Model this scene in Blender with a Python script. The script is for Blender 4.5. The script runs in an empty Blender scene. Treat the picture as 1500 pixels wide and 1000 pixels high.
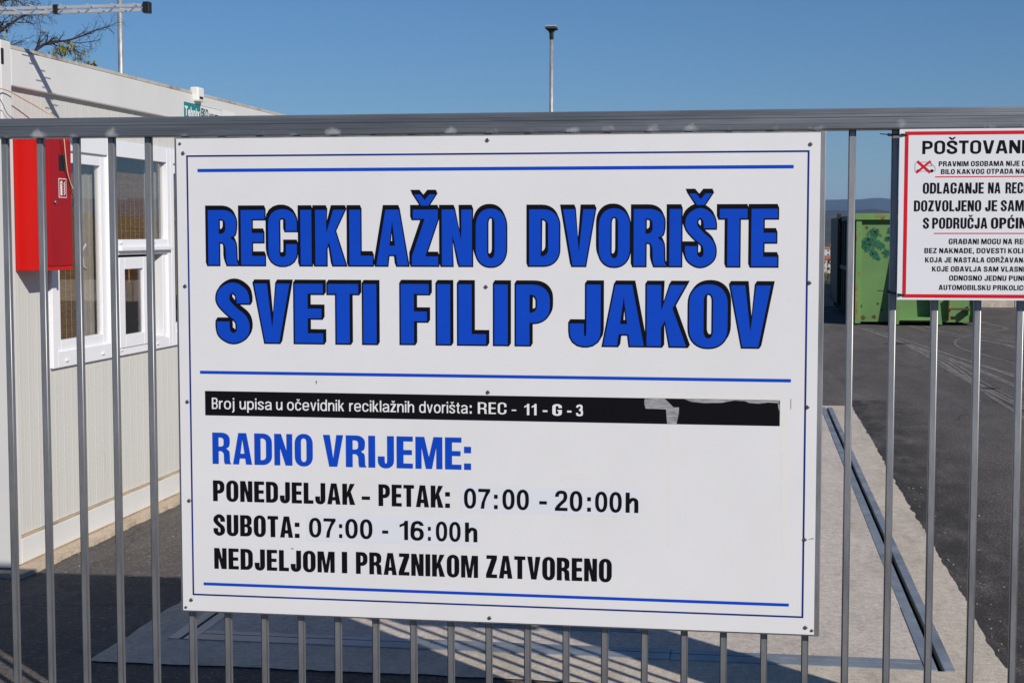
import bpy, bmesh, math, random
from mathutils import Vector, Matrix, noise
from mathutils.geometry import tessellate_polygon
random.seed(7)
scn = bpy.context.scene
col = scn.collection
PI = math.pi

# ------------------------------------------------------------------ camera, sky, sun, exposure
cam = bpy.data.objects.new('camera', bpy.data.cameras.new('camera'))
col.objects.link(cam)
cam.data.sensor_width = 36.0
cam.data.lens = 54.0
cam.data.clip_start = 0.05
cam.data.clip_end = 30000
cam.location = (0, 0, 1.7)
cam.rotation_euler = (math.radians(90 - 4.01684), 0, math.radians(8.82044))
scn.camera = cam

SUN_EL = math.radians(29.7)
SUN_AZ = math.radians(134.3)            # compass bearing of the sun, +Y is north
w = bpy.data.worlds.new('World'); scn.world = w; w.use_nodes = True
wn = w.node_tree; wn.nodes.clear()
wo = wn.nodes.new('ShaderNodeOutputWorld'); bg = wn.nodes.new('ShaderNodeBackground')
sky = wn.nodes.new('ShaderNodeTexSky'); sky.sky_type = 'NISHITA'; sky.sun_disc = False
sky.sun_elevation = SUN_EL; sky.sun_rotation = SUN_AZ
sky.altitude = 3000; sky.air_density = 1.5; sky.dust_density = 0.0; sky.ozone_density = 10
bg.inputs['Strength'].default_value = 0.069
wn.links.new(sky.outputs[0], bg.inputs[0]); wn.links.new(bg.outputs[0], wo.inputs[0])
sl = bpy.data.lights.new('sun', 'SUN'); sl.energy = 4.6; sl.angle = math.radians(0.5); sl.color = (1, .94, .86)
so = bpy.data.objects.new('sun', sl); col.objects.link(so)
so.rotation_euler = Vector((-1.262, 1.232, -1)).to_track_quat('-Z', 'Y').to_euler()
so.location = (20, -20, 20)
scn.view_settings.view_transform = 'Standard'; scn.view_settings.look = 'None'
scn.view_settings.exposure = 0.0; scn.view_settings.gamma = 1.0
scn.view_settings.use_curve_mapping = False

# ------------------------------------------------------------------ helpers
def tag(o, label=None, cat=None, group=None, kind=None):
    if label: o['label'] = label
    if cat: o['category'] = cat
    if group: o['group'] = group
    if kind: o['kind'] = kind
    return o

def empty(name, loc, label, cat, group=None):
    o = bpy.data.objects.new(name, None); col.objects.link(o); o.location = loc
    o.empty_display_size = .1
    return tag(o, label, cat, group)

def link(name, me, mat, parent=None, smooth=False):
    """mesh given in world coordinates; kept in place when parented to an unrotated empty"""
    if mat:
        me.materials.clear(); me.materials.append(mat)
    o = bpy.data.objects.new(name, me); col.objects.link(o)
    if smooth:
        for p in me.polygons: p.use_smooth = True
    if parent:
        o.parent = parent
        root = parent
        off = Vector((0, 0, 0))
        while root: off += root.location; root = root.parent
        me.transform(Matrix.Translation(-off))
    return o

def obj(name, bm, mat, parent=None, smooth=False):
    me = bpy.data.meshes.new(name); bm.to_mesh(me); bm.free()
    return link(name, me, mat, parent, smooth)

def box(bm, x0, x1, y0, y1, z0, z1, bev=0, seg=2):
    vs = [bm.verts.new((x, y, z)) for x in (x0, x1) for y in (y0, y1) for z in (z0, z1)]
    fs = [(0,1,3,2), (4,6,7,5), (0,4,5,1), (2,3,7,6), (0,2,6,4), (1,5,7,3)]
    faces = [bm.faces.new([vs[i] for i in f]) for f in fs]
    if bev:
        es = list({e for f in faces for e in f.edges})
        bmesh.ops.bevel(bm, geom=es, offset=bev, segments=seg, affect='EDGES', profile=.5)
    return vs

def bx(name, x0, x1, y0, y1, z0, z1, mat, parent=None, bev=0, seg=2):
    bm = bmesh.new(); box(bm, x0, x1, y0, y1, z0, z1, bev, seg)
    bmesh.ops.recalc_face_normals(bm, faces=bm.faces)
    return obj(name, bm, mat, parent)

def tube(bm, pts, rads, n=8, cap=True):
    pts = [Vector(p) for p in pts]
    if not hasattr(rads, '__len__'): rads = [rads] * len(pts)
    rings = []
    for i, p in enumerate(pts):
        d = (pts[min(i + 1, len(pts) - 1)] - pts[max(i - 1, 0)]).normalized()
        a = d.cross(Vector((0, 0, 1)))
        if a.length < .05: a = d.cross(Vector((0, 1, 0)))
        a.normalize(); b = d.cross(a)
        rings.append([bm.verts.new(p + (a * math.cos(t) + b * math.sin(t)) * rads[i]) for t in [2 * PI * k / n for k in range(n)]])
    for r0, r1 in zip(rings, rings[1:]):
        for k in range(n):
            f = bm.faces.new((r0[k], r0[(k + 1) % n], r1[(k + 1) % n], r1[k])); f.smooth = True
    if cap:
        bm.faces.new(rings[0]); bm.faces.new(rings[-1][::-1])

def tb(name, pts, rads, mat, parent=None, n=8):
    bm = bmesh.new(); tube(bm, pts, rads, n)
    bmesh.ops.recalc_face_normals(bm, faces=bm.faces)
    return obj(name, bm, mat, parent)

def extrude_x(bm, prof, x0, x1):
    """closed profile of (y, z) swept along x"""
    a = [bm.verts.new((x0, y, z)) for y, z in prof]; b = [bm.verts.new((x1, y, z)) for y, z in prof]
    n = len(prof)
    for i in range(n): bm.faces.new((a[i], a[(i + 1) % n], b[(i + 1) % n], b[i]))
    bm.faces.new(a[::-1]); bm.faces.new(b)
    bmesh.ops.recalc_face_normals(bm, faces=bm.faces)

def sheet(bm, pts):
    return bm.faces.new([bm.verts.new(p) for p in pts])

# ------------------------------------------------------------------ materials
def mat(name, color, rough=.6, metal=0., var=.0, vscale=8., bump=.0, bscale=60., spec=.5, stretch=None, coat=0):
    m = bpy.data.materials.new(name); m.use_nodes = True
    nt = m.node_tree; p = nt.nodes['Principled BSDF']
    p.inputs['Base Color'].default_value = (*color, 1); p.inputs['Roughness'].default_value = rough
    p.inputs['Metallic'].default_value = metal; p.inputs['Specular IOR Level'].default_value = spec
    if coat: p.inputs['Coat Weight'].default_value = coat
    tc = nt.nodes.new('ShaderNodeTexCoord'); mp = nt.nodes.new('ShaderNodeMapping')
    nt.links.new(tc.outputs['Object'], mp.inputs[0])
    if stretch: mp.inputs['Scale'].default_value = stretch
    if var:
        n = nt.nodes.new('ShaderNodeTexNoise'); n.inputs['Scale'].default_value = vscale; n.inputs['Detail'].default_value = 7
        n.inputs['Roughness'].default_value = .62
        r = nt.nodes.new('ShaderNodeValToRGB')
        r.color_ramp.elements[0].position = .3; r.color_ramp.elements[1].position = .7
        r.color_ramp.elements[0].color = (*[c * (1 - var) for c in color], 1)
        r.color_ramp.elements[1].color = (*[min(1, c * (1 + var)) for c in color], 1)
        nt.links.new(mp.outputs[0], n.inputs['Vector']); nt.links.new(n.outputs[0], r.inputs[0])
        nt.links.new(r.outputs[0], p.inputs['Base Color'])
        rr = nt.nodes.new('ShaderNodeMapRange'); rr.inputs[3].default_value = max(0, rough - .08); rr.inputs[4].default_value = min(1, rough + .08)
        nt.links.new(n.outputs[0], rr.inputs[0]); nt.links.new(rr.outputs[0], p.inputs['Roughness'])
    if bump:
        n2 = nt.nodes.new('ShaderNodeTexNoise'); n2.inputs['Scale'].default_value = bscale; n2.inputs['Detail'].default_value = 6
        b = nt.nodes.new('ShaderNodeBump'); b.inputs['Strength'].default_value = bump; b.inputs['Distance'].default_value = .01
        nt.links.new(mp.outputs[0], n2.inputs['Vector']); nt.links.new(n2.outputs[0], b.inputs['Height'])
        nt.links.new(b.outputs[0], p.inputs['Normal'])
    return m

def nodes(m): return m.node_tree, m.node_tree.nodes, m.node_tree.links, m.node_tree.nodes['Principled BSDF']

def ramp(nt, fac, stops):
    r = nt.nodes.new('ShaderNodeValToRGB'); cr = r.color_ramp
    while len(cr.elements) < len(stops): cr.elements.new(.5)
    for e, (p, c) in zip(cr.elements, stops): e.position = p; e.color = (*c, 1) if len(c) == 3 else c
    nt.links.new(fac, r.inputs[0]); return r.outputs[0]

def noise_n(nt, scale, detail=6, rough=.6, stretch=(1, 1, 1), loc=(0, 0, 0), dist=0):
    tc = nt.nodes.new('ShaderNodeTexCoord'); mp = nt.nodes.new('ShaderNodeMapping')
    mp.inputs['Scale'].default_value = stretch; mp.inputs['Location'].default_value = loc
    n = nt.nodes.new('ShaderNodeTexNoise'); n.inputs['Scale'].default_value = scale
    n.inputs['Detail'].default_value = detail; n.inputs['Roughness'].default_value = rough; n.inputs['Distortion'].default_value = dist
    nt.links.new(tc.outputs['Object'], mp.inputs[0]); nt.links.new(mp.outputs[0], n.inputs['Vector'])
    return n.outputs[0]

def mixc(nt, fac, a, b, mode='MIX'):
    x = nt.nodes.new('ShaderNodeMix'); x.data_type = 'RGBA'; x.blend_type = mode
    for s, v in ((x.inputs[0], fac), (x.inputs[6], a), (x.inputs[7], b)):
        if hasattr(v, 'links'): nt.links.new(v, s)
        elif isinstance(v, (int, float)): s.default_value = v
        else: s.default_value = (*v, 1)
    return x.outputs[2]

def math_n(nt, op, a, b=0.):
    x = nt.nodes.new('ShaderNodeMath'); x.operation = op
    for s, v in ((x.inputs[0], a), (x.inputs[1], b)):
        if hasattr(v, 'links'): nt.links.new(v, s)
        else: s.default_value = v
    return x.outputs[0]

def add_bump(m, h, strength, dist=.01):
    nt, _, _, p = nodes(m)
    b = nt.nodes.new('ShaderNodeBump'); b.inputs['Strength'].default_value = strength; b.inputs['Distance'].default_value = dist
    nt.links.new(h, b.inputs['Height']); nt.links.new(b.outputs[0], p.inputs['Normal'])

M = {}
M['white_board'] = mat('white_board', (.80, .795, .80), .42, var=.012, vscale=3)
# faint dirt on the board
nt, _, lk, p = nodes(M['white_board'])
d1 = ramp(nt, noise_n(nt, 2.2, 8, .7), [(.35, (.755, .75, .76)), (.75, (.705, .70, .705))])
d2 = ramp(nt, noise_n(nt, 38, 3, .5, loc=(3, 1, 7)), [(.70, (0, 0, 0)), (.78, (1, 1, 1))])
lk.new(mixc(nt, math_n(nt, 'MULTIPLY', d2, .12), d1, (.45, .42, .36)), p.inputs['Base Color'])
M['blue_ink'] = mat('blue_ink', (.006, .062, .50), .38, var=.05, vscale=12, spec=.12)
M['navy_ink'] = mat('navy_ink', (.008, .028, .20), .38, var=.25, vscale=3, spec=.12)
M['black_ink'] = mat('black_ink', (.006, .006, .008), .4, spec=.12)
M['red_ink'] = mat('red_ink', (.60, .014, .026), .4, var=.04, spec=.12)
M['sticker'] = mat('sticker', (.705, .725, .785), .35, var=.01)
M['glue'] = mat('glue', (.735, .728, .700), .6, var=.02, vscale=60)
M['torn_tape'] = mat('torn_tape', (.30, .30, .31), .7, var=.45, vscale=40, stretch=(1, 1, 6))
M['screw'] = mat('screw', (.25, .25, .26), .35, .8, var=.3, vscale=300)
M['white_paint'] = mat('white_paint', (.75, .75, .72), .4, var=.02, vscale=2)
M['pvc'] = mat('pvc', (.79, .795, .82), .3, var=.008)
M['panel'] = mat('panel', (.60, .59, .55), .45, var=.02, vscale=5, stretch=(1, 1, .12))
M['frame_paint'] = mat('frame_paint', (.66, .655, .635), .42, var=.03, vscale=3, stretch=(1, 1, .4))
nt, _, lk, p = nodes(M['frame_paint'])
st = ramp(nt, noise_n(nt, 9, 8, .7, (1, 1, .35), (5, 2, 1)), [(.66, (0, 0, 0)), (.76, (1, 1, 1))])
lk.new(mixc(nt, math_n(nt, 'MULTIPLY', st, .35), ramp(nt, noise_n(nt, 3), [(.3, (.645, .64, .62)), (.7, (.69, .685, .665))]), (.42, .27, .15)), p.inputs['Base Color'])
M['roof_lip'] = mat('roof_lip', (.42, .39, .32), .7, var=.3, vscale=7)
nt, _, lk, p = nodes(M['roof_lip'])
st = ramp(nt, noise_n(nt, 4, 6, .7), [(.5, (0, 0, 0)), (.72, (1, 1, 1))])
lk.new(mixc(nt, st, (.46, .43, .37), (.16, .10, .05)), p.inputs['Base Color'])
M['rust'] = mat('rust', (.085, .042, .02), .9, var=.5, vscale=40)
M['red_side'] = mat('red_side', (.58, .010, .008), .42, var=.05, vscale=4, spec=.2)
M['red_door'] = mat('red_door', (.34, .008, .012), .38, var=.08, vscale=4, spec=.2)
M['seam'] = mat('seam', (.42, .30, .16), .9, var=.5, vscale=6)
M['dark'] = mat('dark', (.012, .012, .014), .6)
M['black_plastic'] = mat('black_plastic', (.012, .012, .013), .45)
M['cable_cream'] = mat('cable_cream', (.60, .42, .25), .6)
M['interior'] = mat('interior', (.12, .115, .11), .8)
M['orange_card'] = mat('orange_card', (.75, .36, .14), .8, var=.4, vscale=30)
M['curtain'] = mat('curtain', (.36, .35, .33), .9, var=.15, vscale=20)
M['teal'] = mat('teal', (.012, .21, .20), .4)
M['teal_text'] = mat('teal_text', (.01, .06, .07), .4)
M['trunk'] = mat('trunk', (.055, .042, .038), .9, var=.4, vscale=12, bump=.5)
M['leaf'] = mat('leaf', (.19, .18, .045), .6, var=.45, vscale=3)
M['bush'] = mat('bush', (.085, .085, .02), .8, var=.6, vscale=1.5)
M['lamp_dark'] = mat('lamp_dark', (.05, .05, .05), .5)
M['lamp_light'] = mat('lamp_light', (.45, .45, .45), .5)

# galvanised steel
def galv(name, base, rough, metal, vs=14, stretch=(1, 1, .15)):
    m = mat(name, base, rough, metal)
    nt, _, lk, p = nodes(m)
    a = noise_n(nt, vs, 8, .7, stretch); b = noise_n(nt, 60, 4, .6, stretch, (2, 5, 1))
    c = ramp(nt, a, [(.3, tuple(x * .62 for x in base)), (.7, tuple(min(1, x * 1.32) for x in base))])
    lk.new(mixc(nt, math_n(nt, 'MULTIPLY', ramp(nt, b, [(.66, (0, 0, 0)), (.74, (1, 1, 1))]), .25), c, (.10, .075, .05)), p.inputs['Base Color'])
    mr = nt.nodes.new('ShaderNodeMapRange'); mr.inputs[3].default_value = rough - .1; mr.inputs[4].default_value = rough + .14
    lk.new(a, mr.inputs[0]); lk.new(mr.outputs[0], p.inputs['Roughness'])
    return m
M['galv'] = galv('galv', (.33, .335, .345), .44, .7)
M['rail'] = galv('rail', (.245, .255, .27), .40, .7, 10, (.12, 1, 3))
# pale zinc spray where each bar is welded under the rail
nt, _, lk, p = nodes(M['rail'])
old = p.inputs['Base Color'].links[0].from_socket
tc = nt.nodes.new('ShaderNodeTexCoord'); sx = nt.nodes.new('ShaderNodeSeparateXYZ'); lk.new(tc.outputs['Object'], sx.inputs[0])
BAR0, PITCH = -2.347, 0.11995
ph = math_n(nt, 'SUBTRACT', math_n(nt, 'FRACT', math_n(nt, 'ADD', math_n(nt, 'DIVIDE', math_n(nt, 'SUBTRACT', sx.outputs[0], BAR0 + .012), PITCH), 100.5)), .5)
dx = math_n(nt, 'DIVIDE', math_n(nt, 'ABSOLUTE', ph), .24)
dz = math_n(nt, 'DIVIDE', math_n(nt, 'SUBTRACT', sx.outputs[2], -.03), .026)
rad = math_n(nt, 'ADD', math_n(nt, 'POWER', dx, 2.), math_n(nt, 'POWER', math_n(nt, 'MAXIMUM', dz, 0.), 2.))
rad = math_n(nt, 'ADD', rad, math_n(nt, 'MULTIPLY', math_n(nt, 'SUBTRACT', noise_n(nt, 11, 4, .6, (1, 1, 1)), .40), 7.0))
sp = math_n(nt, 'MULTIPLY', ramp(nt, rad, [(.1, (1, 1, 1)), (1.7, (0, 0, 0))]), .7)
lk.new(mixc(nt, sp, old, (.42, .43, .44)), p.inputs['Base Color'])
lk.new(math_n(nt, 'SUBTRACT', .75, math_n(nt, 'MULTIPLY', sp, .7)), p.inputs['Metallic'])
M['plate'] = galv('plate', (.34, .37, .40), .5, .5, 3, (1, 1, 1))
M['alu'] = mat('alu', (.60, .61, .63), .45, .45, var=.1)
M['pole'] = galv('pole', (.42, .43, .44), .45, .55, 9, (1, 1, .4))

# concrete
nt, _, lk, p = nodes(M['panel'])
old = p.inputs['Base Color'].links[0].from_socket
gr = ramp(nt, noise_n(nt, 7, 8, .75, (1, 1, .10), (2, 8, 3)), [(.54, (0, 0, 0)), (.74, (1, 1, 1))])
lk.new(mixc(nt, math_n(nt, 'MULTIPLY', gr, .22), old, (.40, .37, .31)), p.inputs['Base Color'])
def concrete(name, a, b, sc=1.0):
    m = mat(name, a, .9); nt, _, lk, p = nodes(m)
    big = ramp(nt, noise_n(nt, .9 * sc, 8, .65), [(.3, a), (.72, b)])
    fine = noise_n(nt, 90 * sc, 5, .7)
    spots = mixc(nt, 1., ramp(nt, noise_n(nt, 26 * sc, 4, .7, loc=(4, 4, 4)), [(.3, (.78, .78, .78)), (.62, (1.07, 1.06, 1.04))]), ramp(nt, noise_n(nt, 2.6 * sc, 9, .75, (2, .6, 1), (1, 7, 4)), [(.34, (.80, .79, .77)), (.52, (1, 1, 1)), (.75, (1.09, 1.08, 1.07))]), 'MULTIPLY')
    c = mixc(nt, 1., big, spots, 'MULTIPLY')
    c = mixc(nt, 1., c, ramp(nt, fine, [(.3, (.74, .74, .74)), (.7, (1.14, 1.14, 1.14))]), 'MULTIPLY')
    lk.new(c, p.inputs['Base Color'])
    h = math_n(nt, 'ADD', fine, math_n(nt, 'MULTIPLY', noise_n(nt, 14 * sc, 6, .7, (1, 5, 1)), 1.5))
    add_bump(m, h, .55, .006)
    return m
M['concrete'] = concrete('concrete', (.60, .535, .47), (.68, .61, .54))
M['concrete_edge'] = concrete('concrete_edge', (.60, .53, .44), (.69, .61, .51), 1.3)
M['wall_concrete'] = concrete('wall_concrete', (.42, .38, .32), (.52, .47, .40), .4)
M['plinth'] = concrete('plinth', (.56, .44, .32), (.66, .55, .42), 2)

# asphalt
def asphalt():
    m = mat('asphalt', (.11, .1, .1), .9); nt, _, lk, p = nodes(m)
    big = ramp(nt, noise_n(nt, .22, 8, .6, (1, .5, 1)), [(.3, (.088, .077, .070)), (.7, (.130, .115, .105))])
    mid = ramp(nt, noise_n(nt, 1.7, 7, .65, (1.6, .5, 1), (3, 3, 3)), [(.28, (.70, .70, .71)), (.5, (.98, .98, .98)), (.74, (1.26, 1.24, 1.21))])
    v = nt.nodes.new('ShaderNodeTexVoronoi'); v.inputs['Scale'].default_value = 75
    tc = nt.nodes.new('ShaderNodeTexCoord'); lk.new(tc.outputs['Object'], v.inputs['Vector'])
    sc_ = nt.nodes.new('ShaderNodeSeparateColor'); lk.new(v.outputs['Color'], sc_.inputs[0])
    gr = ramp(nt, sc_.outputs[0], [(0, (.72, .72, .71)), (.90, (1.12, 1.11, 1.1)), (.96, (1.5, 1.46, 1.42)), (1, (2.1, 2.0, 1.95))])
    c = mixc(nt, 1., mixc(nt, 1., big, mid, 'MULTIPLY'), gr, 'MULTIPLY')
    v2 = nt.nodes.new('ShaderNodeTexVoronoi'); v2.feature = 'DISTANCE_TO_EDGE'; v2.inputs['Scale'].default_value = .23
    mpn = nt.nodes.new('ShaderNodeVectorMath'); mpn.operation = 'ADD'
    nz = nt.nodes.new('ShaderNodeTexNoise'); nz.inputs['Scale'].default_value = 1.3; nz.inputs['Detail'].default_value = 8
    lk.new(tc.outputs['Object'], nz.inputs['Vector']); lk.new(tc.outputs['Object'], mpn.inputs[0]); lk.new(nz.outputs['Color'], mpn.inputs[1]); lk.new(mpn.outputs[0], v2.inputs['Vector'])
    crack = ramp(nt, v2.outputs['Distance'], [(.0, (.55, .55, .55)), (.0022, (1, 1, 1))])
    dust = ramp(nt, noise_n(nt, .55, 9, .8, (2.2, .45, 1), (8, 2, 0)), [(.50, (0, 0, 0)), (.68, (1, 1, 1))])
    c = mixc(nt, 1., c, crack, 'MULTIPLY')
    c = mixc(nt, math_n(nt, 'MULTIPLY', dust, .30), c, (.26, .235, .21))
    lk.new(c, p.inputs['Base Color'])
    add_bump(m, math_n(nt, 'ADD', v.outputs['Distance'], noise_n(nt, 120, 3)), .7, .008)
    return m
M['asphalt'] = asphalt()
M['gravel'] = mat('gravel', (.26, .24, .22), .9, var=.3)
# pale dusty tyre marks: broken up by noise
def tyre_mat():
    m = mat('tyre_dust', (.34, .32, .295), .95); nt, _, lk, p = nodes(m)
    a = ramp(nt, noise_n(nt, 2.2, 9, .8, (6, 1.2, 1)), [(.36, (0, 0, 0)), (.62, (.7, .7, .7))])
    lk.new(a, p.inputs['Alpha']); return m
M['tyre'] = tyre_mat()
M['oil'] = mat('oil', (.035, .034, .036), .6, var=.3, vscale=8)

# green painted steel of the skip
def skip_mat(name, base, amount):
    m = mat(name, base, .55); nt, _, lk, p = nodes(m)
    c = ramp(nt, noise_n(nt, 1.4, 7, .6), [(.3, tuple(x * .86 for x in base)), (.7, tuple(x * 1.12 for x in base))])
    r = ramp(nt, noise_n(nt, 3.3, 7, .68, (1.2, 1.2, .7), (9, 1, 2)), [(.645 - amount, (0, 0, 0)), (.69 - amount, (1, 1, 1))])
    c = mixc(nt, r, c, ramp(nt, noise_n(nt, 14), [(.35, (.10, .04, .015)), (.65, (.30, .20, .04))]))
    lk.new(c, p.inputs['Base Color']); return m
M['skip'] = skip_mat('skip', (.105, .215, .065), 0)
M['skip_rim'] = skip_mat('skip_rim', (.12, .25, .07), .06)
M['skip_shaded'] = skip_mat('skip_shaded', (.011, .034, .028), .0)  # skip green darkened: the shade on the side is put into the colour
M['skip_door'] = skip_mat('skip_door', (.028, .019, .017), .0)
M['spray'] = mat('spray', (.008, .105, .055), .7, var=.4, vscale=14)
nt, _, lk, p = nodes(M['spray'])
lk.new(ramp(nt, noise_n(nt, 24, 6, .8), [(.40, (0, 0, 0)), (.54, (.95, .95, .95))]), p.inputs['Alpha'])
M['yellow_rust'] = mat('yellow_rust', (.22, .17, .04), .8, var=.5, vscale=18)

# glass: a thin clear pane that also mirrors the outside
def glass():
    m = bpy.data.materials.new('glass'); m.use_nodes = True; nt = m.node_tree; nt.nodes.clear()
    o = nt.nodes.new('ShaderNodeOutputMaterial'); mx = nt.nodes.new('ShaderNodeMixShader')
    f = nt.nodes.new('ShaderNodeLayerWeight'); f.inputs[0].default_value = .5
    t = nt.nodes.new('ShaderNodeBsdfTransparent'); t.inputs[0].default_value = (.93, .92, .90, 1)
    g = nt.nodes.new('ShaderNodeBsdfGlossy'); g.inputs['Roughness'].default_value = .01
    g.inputs[0].default_value = (.9, .92, .95, 1)
    nt.links.new(math_n(nt, 'ADD', .045, math_n(nt, 'MULTIPLY', math_n(nt, 'POWER', f.outputs['Facing'], 4.), 1.0)), mx.inputs[0])
    nt.links.new(t.outputs[0], mx.inputs[1]); nt.links.new(g.outputs[0], mx.inputs[2]); nt.links.new(mx.outputs[0], o.inputs[0])
    return m
M['glass'] = glass()
# woven reed blind
def reed():
    m = mat('reed', (.12, .07, .035), .9); nt, _, lk, p = nodes(m)
    c = ramp(nt, noise_n(nt, 22, 8, .75, (1, 1.2, 12)), [(.32, (.06, .032, .015)), (.5, (.34, .20, .09)), (.7, (.62, .42, .21))])
    lk.new(c, p.inputs['Base Color']); return m
M['reed'] = reed()
M['cord'] = mat('cord', (.50, .42, .26), .8)

# land
def land(name, a, b, c, sc):
    m = mat(name, a, 1.0, spec=.1); nt, _, lk, p = nodes(m)
    x = ramp(nt, noise_n(nt, sc, 9, .68), [(.32, a), (.5, b), (.68, c)])
    lk.new(x, p.inputs['Base Color']); return m
M['hill'] = land('hill', (.022, .035, .022), (.045, .055, .03), (.09, .085, .06), .0035)
M['field'] = land('field', (.035, .045, .018), (.06, .06, .022), (.16, .13, .07), .006)
M['bank'] = land('bank', (.10, .06, .028), (.17, .11, .05), (.24, .17, .085), .5)
M['house_wall'] = mat('house_wall', (.6, .57, .5), .8, var=.1)
M['roof_tile'] = mat('roof_tile', (.38, .13, .07), .85, var=.25, vscale=2)
M['window_dark'] = mat('window_dark', (.04, .045, .05), .3)

# ------------------------------------------------------------------ setting: ground, slab, hills
SX0, SX1, SY0, SY1 = -2.585, 1.0, 5.69, 15.4
HX0, HX1, HY0, HY1 = SX0 + .03, SX1 - .03, SY0 + .03, SY1 - .03
bm = bmesh.new()
for (a, b, c, d) in ((-60, HX0, -30, 60), (HX1, 14, -30, 60), (HX0, HX1, -30, HY0), (HX0, HX1, HY1, 60)):
    d = min(d, 38.2)
    sheet(bm, [(a, c, 0), (b, c, 0), (b, d, 0), (a, d, 0)])
tag(obj('asphalt_yard', bm, M['asphalt']), kind='structure')

def ragged(x0, x1, y0, y1, z, amp, step=.045):
    pts = []
    def run(p, q):
        n = max(2, int((Vector(q) - Vector(p)).length / step)); d = (Vector(q) - Vector(p)); t = Vector((-d.y, d.x)).normalized()
        for i in range(n):
            v = Vector(p) + d * i / n
            k = noise.noise(Vector((v.x * 7, v.y * 7, 1))) * amp + random.uniform(-1, 1) * amp * .35 + noise.noise(Vector((v.x * 1.3, v.y * 1.3, 4))) * amp
            pts.append(v + t * k)
    run((x0, y0), (x1, y0)); run((x1, y0), (x1, y1)); run((x1, y1), (x0, y1)); run((x0, y1), (x0, y0))
    return [(p.x, p.y, z) for p in pts]

# channels: inner edges
CR0, CR1 = .690, .802       # right channel x
CL0, CL1 = -2.400, -2.285   # left channel x
CN0, CN1 = 6.045, 6.190     # near channel y
CF0, CF1 = 15.05, 15.2      # far channel y
bm = bmesh.new()
outer = ragged(SX0, SX1, SY0, SY1, .006, .013)
inner = [(CL0, CN0, .006), (CR1, CN0, .006), (CR1, CF1, .006), (CL0, CF1, .006)]
vs = [bm.verts.new(p) for p in outer + inner]
for t in tessellate_polygon([[Vector(p) for p in outer], [Vector(p) for p in inner]]):
    try: bm.faces.new([vs[i] for i in t])
    except ValueError: pass
bmesh.ops.recalc_face_normals(bm, faces=bm.faces)
for f in bm.faces:
    if f.normal.z < 0: f.normal_flip()
for a, b in (((CL0, CN0), (CR1, CN0)), ((CR1, CN0), (CR1, CF1)), ((CR1, CF1), (CL0, CF1)), ((CL0, CF1), (CL0, CN0))):
    sheet(bm, [(*a, .006), (*b, .006), (*b, -.12), (*a, -.12)])
tag(obj('concrete_surround', bm, M['concrete_edge']), kind='structure')
bm = bmesh.new(); box(bm, CL1, CR0, CN1, CF0, -.12, .007)
bmesh.ops.recalc_face_normals(bm, faces=bm.faces)
tag(obj('concrete_slab', bm, M['concrete']), kind='structure')
bm = bmesh.new(); sheet(bm, [(CL0, CN0, -.118), (CR1, CN0, -.118), (CR1, CF1, -.118), (CL0, CF1, -.118)])
tag(obj('channel_bottom', bm, M['dark']), kind='structure')

# steel cover strips either side of each open slot
def channel(label, vertical, a0, a1, b0, b1, s0, s1, slot_end=None):
    t = empty('drain_channel', ((a0 + a1) / 2, (b0 + b1) / 2, 0), label, 'drain channel', 'steel drain channels round the concrete slab')
    lo, hi = (b0, b1) if vertical else (a0, a1)
    n = max(1, round((hi - lo) / 1.0))
    for i in range(n):
        p, q = lo + (hi - lo) * i / n + .0015, lo + (hi - lo) * (i + 1) / n - .0015
        z = .0095 + random.uniform(-.0012, .0012)
        if vertical:
            bx('cover_plate', a0, s0, p, q, -.02, z, M['plate'], t); bx('cover_plate', s1, a1, p, q, -.02, z, M['plate'], t)
        else:
            bx('cover_plate', p, q, b0, s0, -.02, z, M['plate'], t); bx('cover_plate', p, q, s1, b1, -.02, z, M['plate'], t)
channel('long steel drain channel with open black slot along the right edge of the concrete slab', True, CR0, CR1, CN0, CF1, .735, .762)
channel('steel drain channel along the left edge of the slab, nearest the white container', True, CL0, CL1, CN0, CF1, -2.350, -2.333)
channel('steel drain channel crossing under the board, nearest the gate', False, CL1 + .003, CR0 - .003, CN0, CN1, 6.128, 6.139)
channel('far steel drain channel hidden behind the board', False, CL1 + .003, CR0 - .003, CF0, CF1, 15.12, 15.131)
h = empty('steel_hatch', (-.8, 6.9, 0), 'rusty edged steel hatch plate let into the concrete slab behind the board', 'hatch')
bx('hatch_plate', -1.13, -.47, 6.47, 7.3, .0075, .015, M['plate'], h, .002)
bx('hatch_frame', -1.16, -.44, 6.44, 7.33, .0072, .011, M['galv'], h)
bm = bmesh.new()
for i in range(9):
    x, y = random.gauss(-1.19, .03), random.gauss(6.50, .05); r = random.uniform(.008, .028)
    sheet(bm, [(x + r * math.cos(k * PI / 4) * random.uniform(.6, 1.3), y + r * math.sin(k * PI / 4) * random.uniform(.6, 1.3), .0125 + i * .0002) for k in range(8)])
obj('rust_stain', bm, M['rust'], h)['kind'] = 'stuff'

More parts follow.
